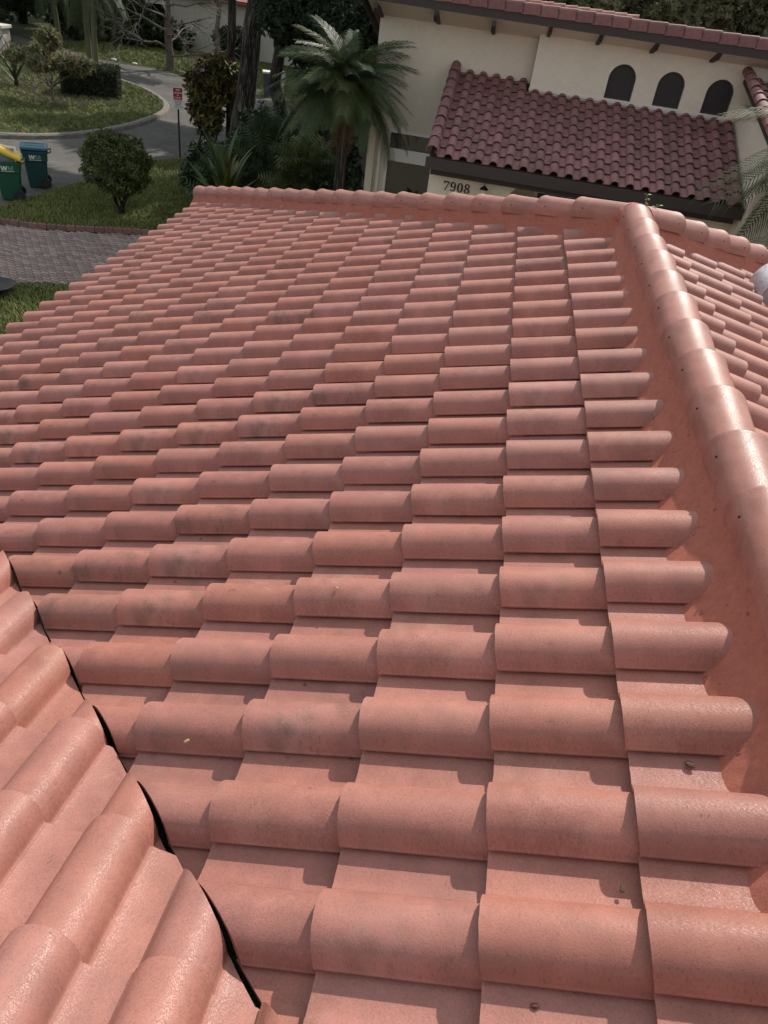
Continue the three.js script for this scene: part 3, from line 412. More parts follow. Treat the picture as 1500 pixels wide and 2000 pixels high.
// house number
const font = await new FontLoader().loadAsync('fonts/droid/droid_serif_bold.typeface.json');
const sans = await new FontLoader().loadAsync('fonts/droid/droid_sans_bold.typeface.json');
{ const m = paint(0.012, 0.011, 0.011, { roughness: 0.5 }); let x = -2.07; for (const d of '7908') { const g = new TextGeometry(d, { font, size: 0.165, depth: 0.015, curveSegments: 5, bevelEnabled: false }); g.translate(x, 2.765, ZW + 0.004); nmesh('house_number', g, m); x += 0.136; } }
function lantern(x, y, label) { // carriage lamp hung under the porch fascia
  const t = thing('porch_lantern', label, 'lantern', x, y, ZW + 0.22, 0, 'porch lanterns'); const iron = paint(0.015, 0.014, 0.013, { roughness: 0.5 });
  mesh('bracket', merge([bar(V(0, 0.12, 0.02), V(0, 0.2, -0.21), 0.012), bar(V(0, 0.12, 0.02), V(0, -0.02, 0.02), 0.01)]), iron, t);
  mesh('wall_plate', box(0.09, 0.16, 0.016, 0, 0.16, -0.208), iron, t);
  mesh('hood', new THREE.LatheGeometry([[0.0, 0.03], [0.03, 0.01], [0.075, -0.03], [0.085, -0.045]].map(p => new THREE.Vector2(...p)), 16), iron, t);
  mesh('glass_shade', new THREE.LatheGeometry([[0.06, -0.046], [0.066, -0.12], [0.05, -0.2], [0.02, -0.24], [0, -0.245]].map(p => new THREE.Vector2(...p)), 16), new THREE.MeshPhysicalMaterial({ color: L(0.85, 0.83, 0.8), transmission: 0.7, roughness: 0.35, thickness: 0 }), t);
}
lantern(-1.27, 2.98, 'small black carriage lantern beside the number 7908'); lantern(1.62, 2.86, 'small black carriage lantern right of the porch arch');

// ---------------------------------------------------------------- wheeled bins, sign, bowl, mailbox, vent
function wheeledBin(x, z, turn, o) {
  const t = thing('wheeled_bin', o.label, 'bin', x, 0.008, z, turn, 'wheeled bins beside the road'); const body = paint(...o.body, { roughness: 0.45 }), black = paint(0.012, 0.012, 0.013, { roughness: 0.55 }), lidM = paint(...o.lid, { roughness: 0.35 });
  const H = 0.96, wb = 0.42, wt = 0.56, db = 0.46, dt = 0.64; // x: front to back (back = +x), z: width
  const sec = [[0.03, db, wb], [0.08, db + 0.02, wb + 0.02], [0.68, dt - 0.07, wt - 0.05], [0.7, dt - 0.03, wt - 0.01], [0.9, dt - 0.02, wt], [0.905, dt + 0.03, wt + 0.04], [H, dt + 0.03, wt + 0.04]];
  const ring = (d, w) => { const r = 0.05, p = []; for (let q = 0; q < 4; q++) for (let k = 0; k <= 4; k++) { const a = Math.PI / 2 * (q + k / 4); const cx = [1, -1, -1, 1][q] * (d / 2 - r), cz = [1, 1, -1, -1][q] * (w / 2 - r); p.push([cx + r * Math.cos(a), cz + r * Math.sin(a)]); } return p; };
  const pos = [], rings = sec.map(([y, d, w]) => ring(d, w).map(p => [p[0], y, p[1]])); const n = rings[0].length; const tri = (a, b, c) => pos.push(...a, ...b, ...c);
  for (let s = 0; s < rings.length - 1; s++) for (let k = 0; k < n; k++) { const m = (k + 1) % n; tri(rings[s][k], rings[s + 1][k], rings[s + 1][m]); tri(rings[s][k], rings[s + 1][m], rings[s][m]); }
  for (let k = 1; k < n - 1; k++) tri(rings[0][0], rings[0][k], rings[0][k + 1]);
  const inner = ring(dt - 0.05, wt - 0.05).map(p => [p[0], H, p[1]]), deep = ring(db, wb).map(p => [p[0], 0.3, p[1]]), top = rings[rings.length - 1];
  for (let k = 0; k < n; k++) { const m = (k + 1) % n; tri(top[k], inner[k], inner[m]); tri(top[k], inner[m], top[m]); tri(inner[k], deep[k], deep[m]); tri(inner[k], deep[m], inner[m]); } for (let k = 1; k < n - 1; k++) tri(deep[0], deep[k + 1], deep[k]);
  let g = new THREE.BufferGeometry(); g.setAttribute('position', new THREE.Float32BufferAttribute(pos, 3)); g = toCreasedNormals(g, 0.6); mesh('body', g, body, t);
  for (const s of [-1, 1]) { const w = mesh('wheel', new THREE.CylinderGeometry(0.135, 0.135, 0.06, 28).rotateX(Math.PI / 2), black, t); w.position.set(db / 2 - 0.03, 0.135, s * (wb / 2 + 0.05)); mesh('hub', new THREE.CylinderGeometry(0.04, 0.05, 0.07, 14).rotateX(Math.PI / 2), paint(0.03, 0.03, 0.03), w); }
  mesh('axle', new THREE.CylinderGeometry(0.014, 0.014, wb + 0.1, 8).rotateX(Math.PI / 2).translate(db / 2 - 0.03, 0.135, 0), black, t);
  mesh('handle', merge([bar(V(dt / 2 + 0.09, H - 0.01, -0.22), V(dt / 2 + 0.09, H - 0.01, 0.22), 0.016), bar(V(dt / 2, H - 0.06, -0.21), V(dt / 2 + 0.09, H - 0.01, -0.21), 0.016), bar(V(dt / 2, H - 0.06, 0.21), V(dt / 2 + 0.09, H - 0.01, 0.21), 0.016)]), body, t);
  const lid = mesh('lid', (() => { const s = new THREE.Shape(); const a = dt / 2 + 0.04, b = wt / 2 + 0.03; s.moveTo(-a + 0.06, -b); s.lineTo(a - 0.03, -b); s.lineTo(a - 0.03, b); s.lineTo(-a + 0.06, b); s.quadraticCurveTo(-a, b, -a, b - 0.06); s.lineTo(-a, -b + 0.06); s.quadraticCurveTo(-a, -b, -a + 0.06, -b); const q = new THREE.ExtrudeGeometry(s, { depth: 0.03, bevelEnabled: true, bevelThickness: 0.035, bevelSize: 0.05, bevelOffset: -0.05, bevelSegments: 4 }); q.rotateX(-Math.PI / 2); q.translate(-(a - 0.03), 0.0, 0); return q; })(), lidM, t);
  lid.position.set(dt / 2 + 0.02, H + 0.037, 0); lid.rotation.z = o.open ? -o.open : -0.02;
  mesh('rib', merge([box(0.5, 0.012, 0.03, -0.32, 0.07, 0.14), box(0.5, 0.012, 0.03, -0.32, 0.07, -0.14)]), lidM, lid);
  // maker's letters on the side that faces the street
  const wm = paint(0.78, 0.8, 0.78, { roughness: 0.6 }), tilt = Math.atan2((wt - wb) / 2, 0.9);
  const put = (s, size, x0, y0, m, nm) => { const q = mesh(nm, new TextGeometry(s, { font: sans, size, depth: 0.004, curveSegments: 2, bevelEnabled: false }), m, t); q.position.set(x0, y0, wt / 2 + 0.003); q.rotation.x = 0.02; return q; };
  const Wl = put('W', 0.1, -0.15, 0.765, wm, 'letter'); Wl.scale.x = 1.2; const Ml = put('M', 0.1, 0.0, 0.765, paint(0.16, 0.3, 0.27, { roughness: 0.6 }), 'letter'); Ml.scale.x = 1.2;
  put('WASTE MANAGEMENT', 0.021, -0.15, 0.73, wm, 'letter');
  if (o.stuff) { const c = thing('discarded_frame', 'white framed board sticking out of the yellow lidded bin', 'board', x, 0.9, z, turn); const fr = mesh('frame', merge([box(0.44, 0.045, 0.025, 0, 0.37, 0), box(0.045, 0.5, 0.025, 0.2, 0.1, 0), box(0.045, 0.5, 0.025, -0.2, 0.1, 0)]), white, c); mesh('board', box(0.36, 0.46, 0.012, 0, 0.1, -0.002), paint(0.22, 0.28, 0.3), c); c.rotation.x = -0.2; }
  return t;
}
wheeledBin(-13.47, -18.83, 0.5, { body: [0.012, 0.06, 0.055], lid: [0.03, 0.13, 0.19], label: 'dark green wheeled bin with closed blue lid and white WM lettering' });
wheeledBin(-13.42, -17.42, 0.5, { body: [0.012, 0.075, 0.04], lid: [0.78, 0.52, 0.03], open: 0.42, stuff: true, label: 'green wheeled bin with yellow lid propped open and white WM lettering' });
{ // parking sign
  const t = thing('parking_sign', 'red and white parking sign on a black post at the lawn edge', 'sign', -11.54, 0, -24.28, 0.45); const blk = paint(0.015, 0.015, 0.016, { roughness: 0.5 });
  mesh('post', merge([box(0.055, 1.55, 0.03, 0, 0.775, 0), box(0.02, 1.5, 0.02, 0, 0.75, -0.022)]), blk, t);
  const plate = (name, y, h, m) => mesh(name, new RoundedBoxGeometry(0.28, h, 0.006, 2, 0.003).translate(0, y, 0.024), m, t);
  const w = plate('white_plate', 1.66, 0.27, paint(0.7, 0.68, 0.68)), r = plate('red_plate', 1.965, 0.335, paint(0.3, 0.02, 0.03));
  const tx = (s, size, y, m, p) => { const g = new TextGeometry(s, { font: sans, size, depth: 0.002, curveSegments: 2, bevelEnabled: false }); g.computeBoundingBox(); g.translate(-g.boundingBox.max.x / 2, y, 0.0275); mesh('lettering', g, m, p); };
  const wl = paint(0.72, 0.66, 0.66), bl = paint(0.06, 0.05, 0.05); tx('NO', 0.06, 2.045, wl, r); tx('PARKING', 0.042, 1.97, wl, r); tx('IN', 0.04, 1.905, wl, r); tx('STREET', 0.046, 1.83, wl, r);
  tx('VIOLATORS', 0.034, 1.745, bl, w); tx('WILL BE', 0.034, 1.69, bl, w); tx('TOWED', 0.034, 1.635, bl, w); tx('AT OWNER EXPENSE', 0.02, 1.58, bl, w);
}
{ // dark stone bowl on the lawn at the left edge
  const t = thing('bird_bath', 'dark weathered bowl on the lawn beside the driveway', 'bird bath', -10.3, 0, -11.55); const st = new THREE.MeshStandardMaterial({ color: L(0.05, 0.06, 0.055), map: concTex, bumpMap: grainTex, bumpScale: 0.01, roughness: 0.6 });
  mesh('bowl', new THREE.LatheGeometry([[0, 0.12], [0.1, 0.125], [0.3, 0.18], [0.36, 0.215], [0.365, 0.235], [0.34, 0.235], [0.26, 0.195], [0.1, 0.17], [0, 0.165]].map(p => new THREE.Vector2(...p)), 40), st, t);
  mesh('pedestal', new THREE.LatheGeometry([[0, 0], [0.18, 0], [0.18, 0.03], [0.12, 0.06], [0.11, 0.1], [0.14, 0.13], [0, 0.13]].map(p => new THREE.Vector2(...p)), 28), st, t);
}
{ // mailbox and bins far up the road
  const t = thing('mailbox', 'pale mailbox on a white post behind the tree trunks', 'mailbox', -11.69, 0, -37.6, 0.3); mesh('post', box(0.1, 1.0, 0.1, 0, 0.5, 0), white, t); mesh('box', new RoundedBoxGeometry(0.24, 0.42, 0.4, 3, 0.05).translate(0, 1.2, 0), paint(0.5, 0.47, 0.42), t); mesh('door', box(0.2, 0.2, 0.012, 0, 1.24, 0.204), paint(0.7, 0.7, 0.68), t);
  const b = thing('road_bin', 'grey bin with white lid standing behind the big trunk', 'bin', -12.9, 0, -39.5, 0.3); mesh('body', (() => { const g = new THREE.CylinderGeometry(0.42, 0.34, 1.0, 4, 1); g.rotateY(Math.PI / 4); g.translate(0, 0.5, 0); return toCreasedNormals(g, 0.3); })(), paint(0.07, 0.08, 0.09), b); mesh('lid', new RoundedBoxGeometry(0.68, 0.09, 0.68, 2, 0.03).translate(0, 1.05, 0), paint(0.62, 0.62, 0.6), b);
}
{ // roof vent hood on the sunny slope
  const x = 1.2, z = -4.45, y = RY - (x - RX) * TN - 0.05; const t = thing('roof_vent', 'pale metal gooseneck vent hood on the right roof slope', 'vent', x, y, z, 0.0);
  const tex = texture(256, (u, v, c) => { const s = clamp((nB(u, v) - 0.66) * 6, 0, 1), k = 0.92 + (nA(u, v) - 0.5) * 0.15; c[0] = k - s * 0.35; c[1] = k - s * 0.42; c[2] = k - s * 0.42; }); const met = new THREE.MeshPhysicalMaterial({ color: L(0.72, 0.74, 0.78), map: tex, roughness: 0.38, metalness: 0.2, side: THREE.DoubleSide });
  const K = 1.22; t.scale.setScalar(K); const N = 30; const pos = [], idx = [], uv = []; // half barrel hood with an open mouth towards +z
  for (let a = 0; a <= N; a++) { const th = Math.PI * a / N, cx = 0.165 * Math.cos(th), cy = 0.17 * Math.sin(th) + 0.06; for (const [zz, s] of [[0.16, 1.03], [0.15, 1], [-0.16, 1], [-0.165, 0.96]]) { pos.push(cx * s, cy * s, zz); uv.push(a / N * 2, zz * 3); } }
  for (let a = 0; a < N; a++) for (let k = 0; k < 3; k++) { const i = a * 4 + k; idx.push(i, i + 1, i + 5, i, i + 5, i + 4); } const g = new THREE.BufferGeometry(); g.setAttribute('position', new THREE.Float32BufferAttribute(pos, 3)); g.setAttribute('uv', new THREE.Float32BufferAttribute(uv, 2)); g.setIndex(idx); g.computeVertexNormals(); const hood = mesh('hood', g, met, t);
  const face = new THREE.Shape(); face.moveTo(-0.165, 0); face.lineTo(0.165, 0); face.lineTo(0.165, 0.06); face.absellipse(0, 0.06, 0.163, 0.168, 0, Math.PI, false); face.lineTo(-0.165, 0);
  const fg = new THREE.ExtrudeGeometry(face, { depth: 0.006, bevelEnabled: false, curveSegments: 24 }); mesh('front_plate', fg.clone().translate(0, 0, 0.135), paint(0.42, 0.3, 0.3, { roughness: 0.6 }), t); mesh('back_plate', fg.translate(0, 0, -0.15), met, t);
  mesh('skirt', (() => { const q = new THREE.CylinderGeometry(0.2, 0.27, 0.12, 28, 1, true); q.translate(0, -0.02, 0); return q; })(), mortarMat, t);
}
// ---------------------------------------------------------------- vegetation
function leafGeo(len, wid, n, spread, seed, seg = 2) { // a sprig of n folded leaves
  const r = rng(seed), pos = []; const tri = (a, b, c) => pos.push(a.x, a.y, a.z, b.x, b.y, b.z, c.x, c.y, c.z);
  for (let k = 0; k < n; k++) { const a = r() * 6.283, e = (r() - 0.25) * spread; const d = V(Math.cos(a) * Math.cos(e), Math.sin(e), Math.sin(a) * Math.cos(e)), sd = V(-Math.sin(a), 0, Math.cos(a)).applyAxisAngle(d, (r() - 0.5) * 1.6), up = new THREE.Vector3().crossVectors(sd, d); const o = V((r() - 0.5), (r() - 0.5), (r() - 0.5)).multiplyScalar(len * 0.5), l = len * (0.7 + r() * 0.6), w = wid * (0.8 + r() * 0.4);
    const b = o.clone(), m = o.clone().addScaledVector(d, l * 0.5), t = o.clone().addScaledVector(d, l).addScaledVector(up, -l * 0.18), L1 = m.clone().addScaledVector(sd, w / 2).addScaledVector(up, w * 0.15), R1 = m.clone().addScaledVector(sd, -w / 2).addScaledVector(up, w * 0.15);
    tri(b, m, L1); tri(b, R1, m); tri(m, t, L1); tri(m, R1, t); }
  const g = new THREE.BufferGeometry(); g.setAttribute('position', new THREE.Float32BufferAttribute(pos, 3)); g.computeVertexNormals(); return g;
}
const leafMat = new THREE.MeshPhysicalMaterial({ roughness: 0.9, specularIntensity: 0.5, side: THREE.DoubleSide, transmission: 0.3, thickness: 0 });
const glossLeaf = new THREE.MeshPhysicalMaterial({ roughness: 0.6, specularIntensity: 0.6, side: THREE.DoubleSide, transmission: 0.2, thickness: 0 });
const yardLeaf = new THREE.MeshPhysicalMaterial({ roughness: 0.9, specularIntensity: 0.4, side: THREE.DoubleSide, transmission: 0.5, thickness: 0 });
const bark = new THREE.MeshStandardMaterial({ color: L(0.2, 0.175, 0.155), map: (() => texture(512, (u, v, c) => { const s = nStreak(u * 64, v * 9), k = 0.2 + clamp((s - 0.3) * 1.9, 0, 1) * 0.7 + (nB(u, v) - 0.5) * 0.5; c[0] = k; c[1] = k * 0.97; c[2] = k * 0.93; }))(), bumpMap: texture(512, (u, v, c) => { c[0] = c[1] = c[2] = clamp((nStreak(u * 64, v * 9) - 0.25) * 1.8, 0, 1); }, false), bumpScale: 0.03, roughness: 0.95 });
const greyBark = new THREE.MeshStandardMaterial({ color: L(0.2, 0.175, 0.15), map: concTex, roughness: 0.95 });
// clumps: list of [x,y,z,rx,ry,rz,count]; leaves sit mostly in the outer shell of each clump
function crown(parent, clumps, geo, pal, seed, mat = leafMat, name = 'crown', smin = 0.7, smax = 1.35, box = false) {
  const r = rng(seed); let n = 0; for (const c of clumps) n += c[6]; const im = new THREE.InstancedMesh(geo, mat, n); im.name = name; im.userData.kind = 'stuff'; im.castShadow = im.receiveShadow = true; const M4 = new THREE.Matrix4(), Q = new THREE.Quaternion(), E3 = new THREE.Euler(), c3 = new THREE.Color(); let k = 0;
  for (const [x, y, z, rx, ry, rz, cnt] of clumps) for (let q = 0; q < cnt; q++) { let p; if (box) { p = V(r() * 2 - 1, r() * 2 - 1, r() * 2 - 1); if (r() < 0.6) { const ax = r(); if (ax < 0.4) p.z = Math.sign(p.z) * (0.85 + r() * 0.15); else if (ax < 0.7) p.y = Math.sign(p.y) * (0.85 + r() * 0.15); else p.x = Math.sign(p.x) * (0.85 + r() * 0.15); } } else { const th = r() * 6.283, ph = Math.acos(2 * r() - 1), R = Math.pow(r(), 0.42) * (0.86 + 0.14 * Math.sin(th * 5 + ph * 7 + x)); p = V(Math.sin(ph) * Math.cos(th), Math.cos(ph), Math.sin(ph) * Math.sin(th)).multiplyScalar(R); }
    E3.set(r() * 6.28, r() * 6.28, r() * 6.28); const s = smin + r() * (smax - smin); im.setMatrixAt(k, M4.compose(V(x + p.x * rx, y + p.y * ry, z + p.z * rz), Q.setFromEuler(E3), V(s, s, s))); const a = pal[Math.floor(r() * pal.length)], b = 0.75 + r() * 0.5; im.setColorAt(k++, c3.setRGB(a[0] * b, a[1] * b, a[2] * b)); }
  parent.add(im); return im;
}
function limb(a, b, r0, r1, bend, seed, seg = 5) { const r = rng(seed), pts = []; for (let k = 0; k <= seg; k++) { const t = k / seg; const p = a.clone().lerp(b, t); if (k && k < seg) p.add(V((r() - 0.5) * bend, (r() - 0.5) * bend * 0.5, (r() - 0.5) * bend)); pts.push(p); } const c = new THREE.CatmullRomCurve3(pts), n = seg * 2, g = new THREE.TubeGeometry(c, n, 1, 9, false); const P = g.attributes.position, f = c.computeFrenetFrames(n); for (let i = 0; i <= n; i++) { const t = i / n, o = c.getPointAt(t), R = r0 + (r1 - r0) * t; for (let j = 0; j <= 9; j++) { const k = i * 10 + j; const v = V(P.getX(k) - o.x, P.getY(k) - o.y, P.getZ(k) - o.z).multiplyScalar(R * (1 + (r() - 0.5) * 0.12)); P.setXYZ(k, o.x + v.x, o.y + v.y, o.z + v.z); } } g.computeVertexNormals(); const u = g.attributes.uv; for (let k = 0; k < u.count; k++) u.setXY(k, u.getY(k) * 2, u.getX(k) * 3); return g; }
const G3 = [[0.02, 0.036, 0.014], [0.028, 0.046, 0.018], [0.016, 0.028, 0.012]];
const G1 = [[0.04, 0.075, 0.022], [0.055, 0.095, 0.028], [0.03, 0.06, 0.02], [0.07, 0.1, 0.035]], G2 = [[0.03, 0.055, 0.02], [0.025, 0.045, 0.018], [0.042, 0.065, 0.024]], GY = [[0.12, 0.13, 0.035], [0.16, 0.12, 0.03], [0.05, 0.07, 0.02], [0.1, 0.06, 0.025], [0.06, 0.035, 0.02]];
const sprigA = leafGeo(0.09, 0.04, 7, 2.2, 1), sprigB = leafGeo(0.2, 0.085, 7, 2.0, 2), sprigC = leafGeo(0.24, 0.1, 9, 2.2, 3), sprigN = leafGeo(0.16, 0.045, 9, 2.4, 4);
// clipped round bush on the near lawn
{ const t = thing('round_bush', 'clipped round green bush standing on the lawn by the driveway', 'bush', -10.5, 0, -17.55); mesh('stem', merge([0, 1, 2, 3, 4].map(k => limb(V(0, 0, 0), V(Math.cos(k * 1.3) * 0.3, 0.85, Math.sin(k * 1.3) * 0.3), 0.035, 0.018, 0.12, k + 60))), bark, t);
  crown(t, [[0.0, 1.28, 0, 0.95, 0.76, 0.9, 4200], [0.05, 0.95, 0, 0.62, 0.5, 0.6, 700], [-0.2, 1.7, 0.1, 0.5, 0.35, 0.5, 500], [0.35, 1.55, 0.1, 0.45, 0.4, 0.5, 400]], leafGeo(0.075, 0.042, 7, 2.2, 71), [[0.07, 0.095, 0.024], [0.085, 0.11, 0.03], [0.05, 0.075, 0.02], [0.12, 0.135, 0.04]], 72, glossLeaf, 'foliage'); }
// small pale leaved tree on the island
{ const t = thing('young_tree', 'small tree with loose pale leaves on the island lawn', 'tree', -18.8, 0.13, -29.5); const tips = [[-1.25, 1.35, 0.1], [-0.55, 1.5, -0.3], [0.15, 2.1, 0.1], [0.8, 1.4, 0.2], [1.35, 1.35, -0.1], [0.3, 1.25, 0.5], [-0.2, 1.2, 0.4], [1.0, 1.15, -0.4]]; mesh('trunk', merge([limb(V(0, 0, 0), V(0.05, 0.5, 0), 0.05, 0.04, 0.03, 80, 3), ...tips.map((p, k) => limb(V(0.05, 0.45 + (k % 3) * 0.07, 0), V(...p), 0.026, 0.006, 0.16, 81 + k))]), greyBark, t);
  crown(t, [...tips.map(p => [p[0], p[1] + 0.1, p[2], 0.5, 0.33, 0.5, 170]), [0.2, 2.0, 0, 0.3, 0.5, 0.3, 110]], leafGeo(0.13, 0.06, 5, 2, 90), [[0.16, 0.17, 0.08], [0.24, 0.25, 0.13], [0.11, 0.13, 0.055], [0.2, 0.14, 0.07]], 91); }
// hedge block
{ const t = thing('box_hedge', 'square clipped dark hedge beside the small tree on the island', 'hedge', -18.45, 0.13, -32.1, 0.35); crown(t, [[0, 0.55, 0, 1.1, 0.5, 0.7, 3200]], leafGeo(0.11, 0.055, 7, 2.2, 95), [[0.028, 0.045, 0.018], [0.02, 0.034, 0.014], [0.045, 0.06, 0.024], [0.1, 0.09, 0.06]], 96, leafMat, 'foliage', 0.7, 1.3, true); mesh('stem', merge(range(0, 9).map(k => limb(V(-1.0 + k * 0.22, 0, (k % 3 - 1) * 0.3), V(-1.0 + k * 0.22, 0.7, (k % 3 - 1) * 0.3), 0.025, 0.015, 0.08, 300 + k))), bark, t); }
// palm frond: feather leaf along +x
function frondGeo(len, pairs, leaf, droop, wid, seed, vee = 0.5) {
  const r = rng(seed), pos = []; const tri = (a, b, c) => pos.push(a.x, a.y, a.z, b.x, b.y, b.z, c.x, c.y, c.z); const at = s => V(len * s * (1 - 0.12 * droop * s), len * (0.28 * s - droop * s * s * 0.85), 0);
  for (let k = 0; k < 10; k++) { const a = at(k / 10), b = at((k + 1) / 10), wa = 0.014 * (1 - k / 11), up = V(0, wa, 0); tri(V(a.x, a.y, -wa), V(b.x, b.y, -wa * 0.9), V(b.x, b.y, wa * 0.9)); tri(V(a.x, a.y, -wa), V(b.x, b.y, wa * 0.9), V(a.x, a.y, wa)); tri(a.clone().add(up), b.clone().add(up), b.clone().sub(up)); }
  for (let k = 0; k < pairs; k++) { const s = 0.14 + 0.86 * (k + 0.5) / pairs, o = at(s), o2 = at(Math.min(1, s + 0.03)), d = o2.clone().sub(o).normalize(); const l = leaf * (0.45 + 0.9 * Math.sin(Math.PI * (0.15 + 0.8 * s))) * (0.85 + r() * 0.3);
    for (const sg of [-1, 1]) { const dir = V(0, 0, sg).multiplyScalar(0.85).addScaledVector(d, 0.55 + 0.3 * s).add(V(0, vee * (0.5 + r() * 0.6) - 0.15, 0)).normalize(); const w = wid; const mid = o.clone().addScaledVector(dir, l * 0.55), tip = o.clone().addScaledVector(dir, l).add(V(0, -l * (0.22 + 0.2 * droop), 0)); const sd = d.clone().multiplyScalar(w / 2); tri(o.clone().sub(sd.clone().multiplyScalar(0.6)), mid.clone().sub(sd), mid.clone().add(sd)); tri(o.clone().sub(sd.clone().multiplyScalar(0.6)), mid.clone().add(sd), o.clone().add(sd.clone().multiplyScalar(0.6))); tri(mid.clone().sub(sd), tip, mid.clone().add(sd)); } }
  const g = new THREE.BufferGeometry(); g.setAttribute('position', new THREE.Float32BufferAttribute(pos, 3)); g.computeVertexNormals(); return g;
}
const fm = (r, g, b, ro = 0.5) => new THREE.MeshPhysicalMaterial({ color: L(r, g, b), roughness: ro, specularIntensity: 0.5, side: THREE.DoubleSide });
function palmTree(name, label, x, z, h, o) {
  const t = thing(name, label, 'palm tree', x, o.y ?? 0, z, 0, o.group); const r = rng(o.seed); const prof = []; const rings = Math.floor(h / 0.12); for (let k = 0; k <= rings; k++) { const y = h * k / rings, R = o.r * (1.15 - 0.3 * k / rings); prof.push(new THREE.Vector2(R, y), new THREE.Vector2(R * 1.1, y + h / rings * 0.5)); }
  const tr = new THREE.LatheGeometry(prof, 14); const P = tr.attributes.position; for (let k = 0; k < P.count; k++) { const s = P.getY(k) / h; P.setX(k, P.getX(k) + (o.lean || 0) * s * s); } tr.computeVertexNormals(); mesh('trunk', tr, o.bark || greyBark, t);
  const geos = o.geos, n = o.n; for (let k = 0; k < n; k++) { const u = k / n; const dead = o.dead && u < o.dead; const m = mesh('frond', geos[Math.floor(r() * geos.length)], dead ? o.deadMat : o.mats[Math.floor(r() * o.mats.length)], t); m.position.set(o.lean || 0, h - 0.02 + u * 0.12, 0); m.rotation.order = 'YZX'; m.rotation.y = k * 2.39996 + (r() - 0.5) * 0.4; m.rotation.z = dead ? -0.9 - r() * 0.4 : -0.62 + Math.pow(u, 0.8) * 1.75 + (r() - 0.5) * 0.25; m.rotation.x = (r() - 0.5) * 0.5; const s = 0.85 + r() * 0.3; m.scale.setScalar(dead ? s * 0.8 : s); }
  return t;
}
const phx = [1, 2, 3, 4].map(k => frondGeo(1.4, 74, 0.27, 0.35 + k * 0.2, 0.0135, 400 + k, 0.35));
palmTree('date_palm', 'feathery date palm at the corner of the cream house', -4.4, -15.45, 3.95, { seed: 5, r: 0.11, n: 78, geos: phx, mats: [fm(0.042, 0.066, 0.02), fm(0.055, 0.08, 0.024), fm(0.03, 0.05, 0.018), fm(0.075, 0.09, 0.03)], dead: 0.07, deadMat: fm(0.17, 0.11, 0.055, 0.7), bark });
const areca = [1, 2, 3].map(k => frondGeo(1.8, 38, 0.36, 0.95 + k * 0.15, 0.03, 420 + k, 0.25));
palmTree('areca_palm', 'green palm with arching fronds at the right edge by the porch', 4.2, -11.9, 4.5, { seed: 8, r: 0.07, n: 30, geos: areca, mats: [fm(0.05, 0.065, 0.02, 0.4), fm(0.04, 0.055, 0.018, 0.4), fm(0.085, 0.085, 0.025, 0.4)], dead: 0.12, deadMat: fm(0.3, 0.2, 0.04, 0.6) });
palmTree('areca_palm', 'low dark palm under the arching palm at the right edge', 4.95, -11.2, 3.1, { seed: 9, r: 0.06, n: 20, geos: areca, mats: [fm(0.03, 0.042, 0.02, 0.4), fm(0.035, 0.05, 0.02, 0.4)] });
// three slim palms on the far side of the island
const slim = [1, 2].map(k => frondGeo(2.2, 40, 0.5, 0.9 + k * 0.1, 0.035, 440 + k, -0.1));
for (const [x, z, h, lean, lab] of [[-26.0, -43.6, 3.5, -0.15, 'slim palm with pale green trunk, leftmost of the three beyond the hedge'], [-23.6, -42.2, 3.4, 0.05, 'slim palm with pale green trunk, middle one of the three beyond the hedge'], [-22.3, -40.3, 3.5, 0.3, 'slim palm with pale leaning trunk, rightmost of the three beyond the hedge']]) palmTree('slim_palm', lab, x, z, h, { seed: Math.round(-x * 10), r: 0.13, lean, n: 15, geos: slim, mats: [fm(0.05, 0.07, 0.03), fm(0.07, 0.09, 0.04)], group: 'slim palms beyond the hedge', bark: paint(0.13, 0.13, 0.07, { roughness: 0.9 }) });
// strap leaved plants
function strapPlant(name, label, x, z, n, len, w, pal, seed, y = 0, up = 1) { const t = thing(name, label, 'plant', x, y, z); const r = rng(seed); for (let k = 0; k < n; k++) { const l = len * (0.65 + r() * 0.5), pos = [], sag = 0.12 + r() * 0.3, N = 6; const P = s => [l * s * 0.9, l * (s * 0.5 * up - sag * s * s), 0], wd = s => w * Math.sin(Math.PI * (0.12 + 0.86 * s)) / 2; for (let q = 0; q < N; q++) { const a = P(q / N), b = P((q + 1) / N), wa = wd(q / N), wb = wd((q + 1) / N), f = 0.25; pos.push(a[0], a[1], 0, b[0], b[1], 0, b[0], b[1] + wb * f, wb, a[0], a[1], 0, b[0], b[1] + wb * f, wb, a[0], a[1] + wa * f, wa, a[0], a[1], 0, b[0], b[1] + wb * f, -wb, b[0], b[1], 0, a[0], a[1], 0, a[0], a[1] + wa * f, -wa, b[0], b[1] + wb * f, -wb); } const g = new THREE.BufferGeometry(); g.setAttribute('position', new THREE.Float32BufferAttribute(pos, 3)); g.computeVertexNormals(); const m = mesh('leaf', g, pal[Math.floor(r() * pal.length)], t); m.rotation.order = 'YZX'; m.rotation.y = k * 2.4 + r() * 0.5; m.rotation.z = 0.05 + 1.05 * Math.pow(k / n, 0.7); m.position.y = 0.12 + 0.5 * k / n; } mesh('stem', limb(V(0, 0, 0), V(0, 0.6, 0), 0.09, 0.05, 0.04, seed), bark, t); return t; }
strapPlant('strap_leaf_plant', 'large plant with long upright strap leaves behind the far roof corner', -7.4, -16.7, 32, 1.6, 0.16, [fm(0.045, 0.075, 0.025), fm(0.06, 0.085, 0.03), fm(0.1, 0.1, 0.03)], 500, 0.55, 1.1);
strapPlant('strap_leaf_plant', 'grey green strap leaved plant at the left edge of the island', -21.3, -31.2, 22, 1.5, 0.12, [fm(0.07, 0.09, 0.05), fm(0.05, 0.075, 0.035)], 501, 0.13);
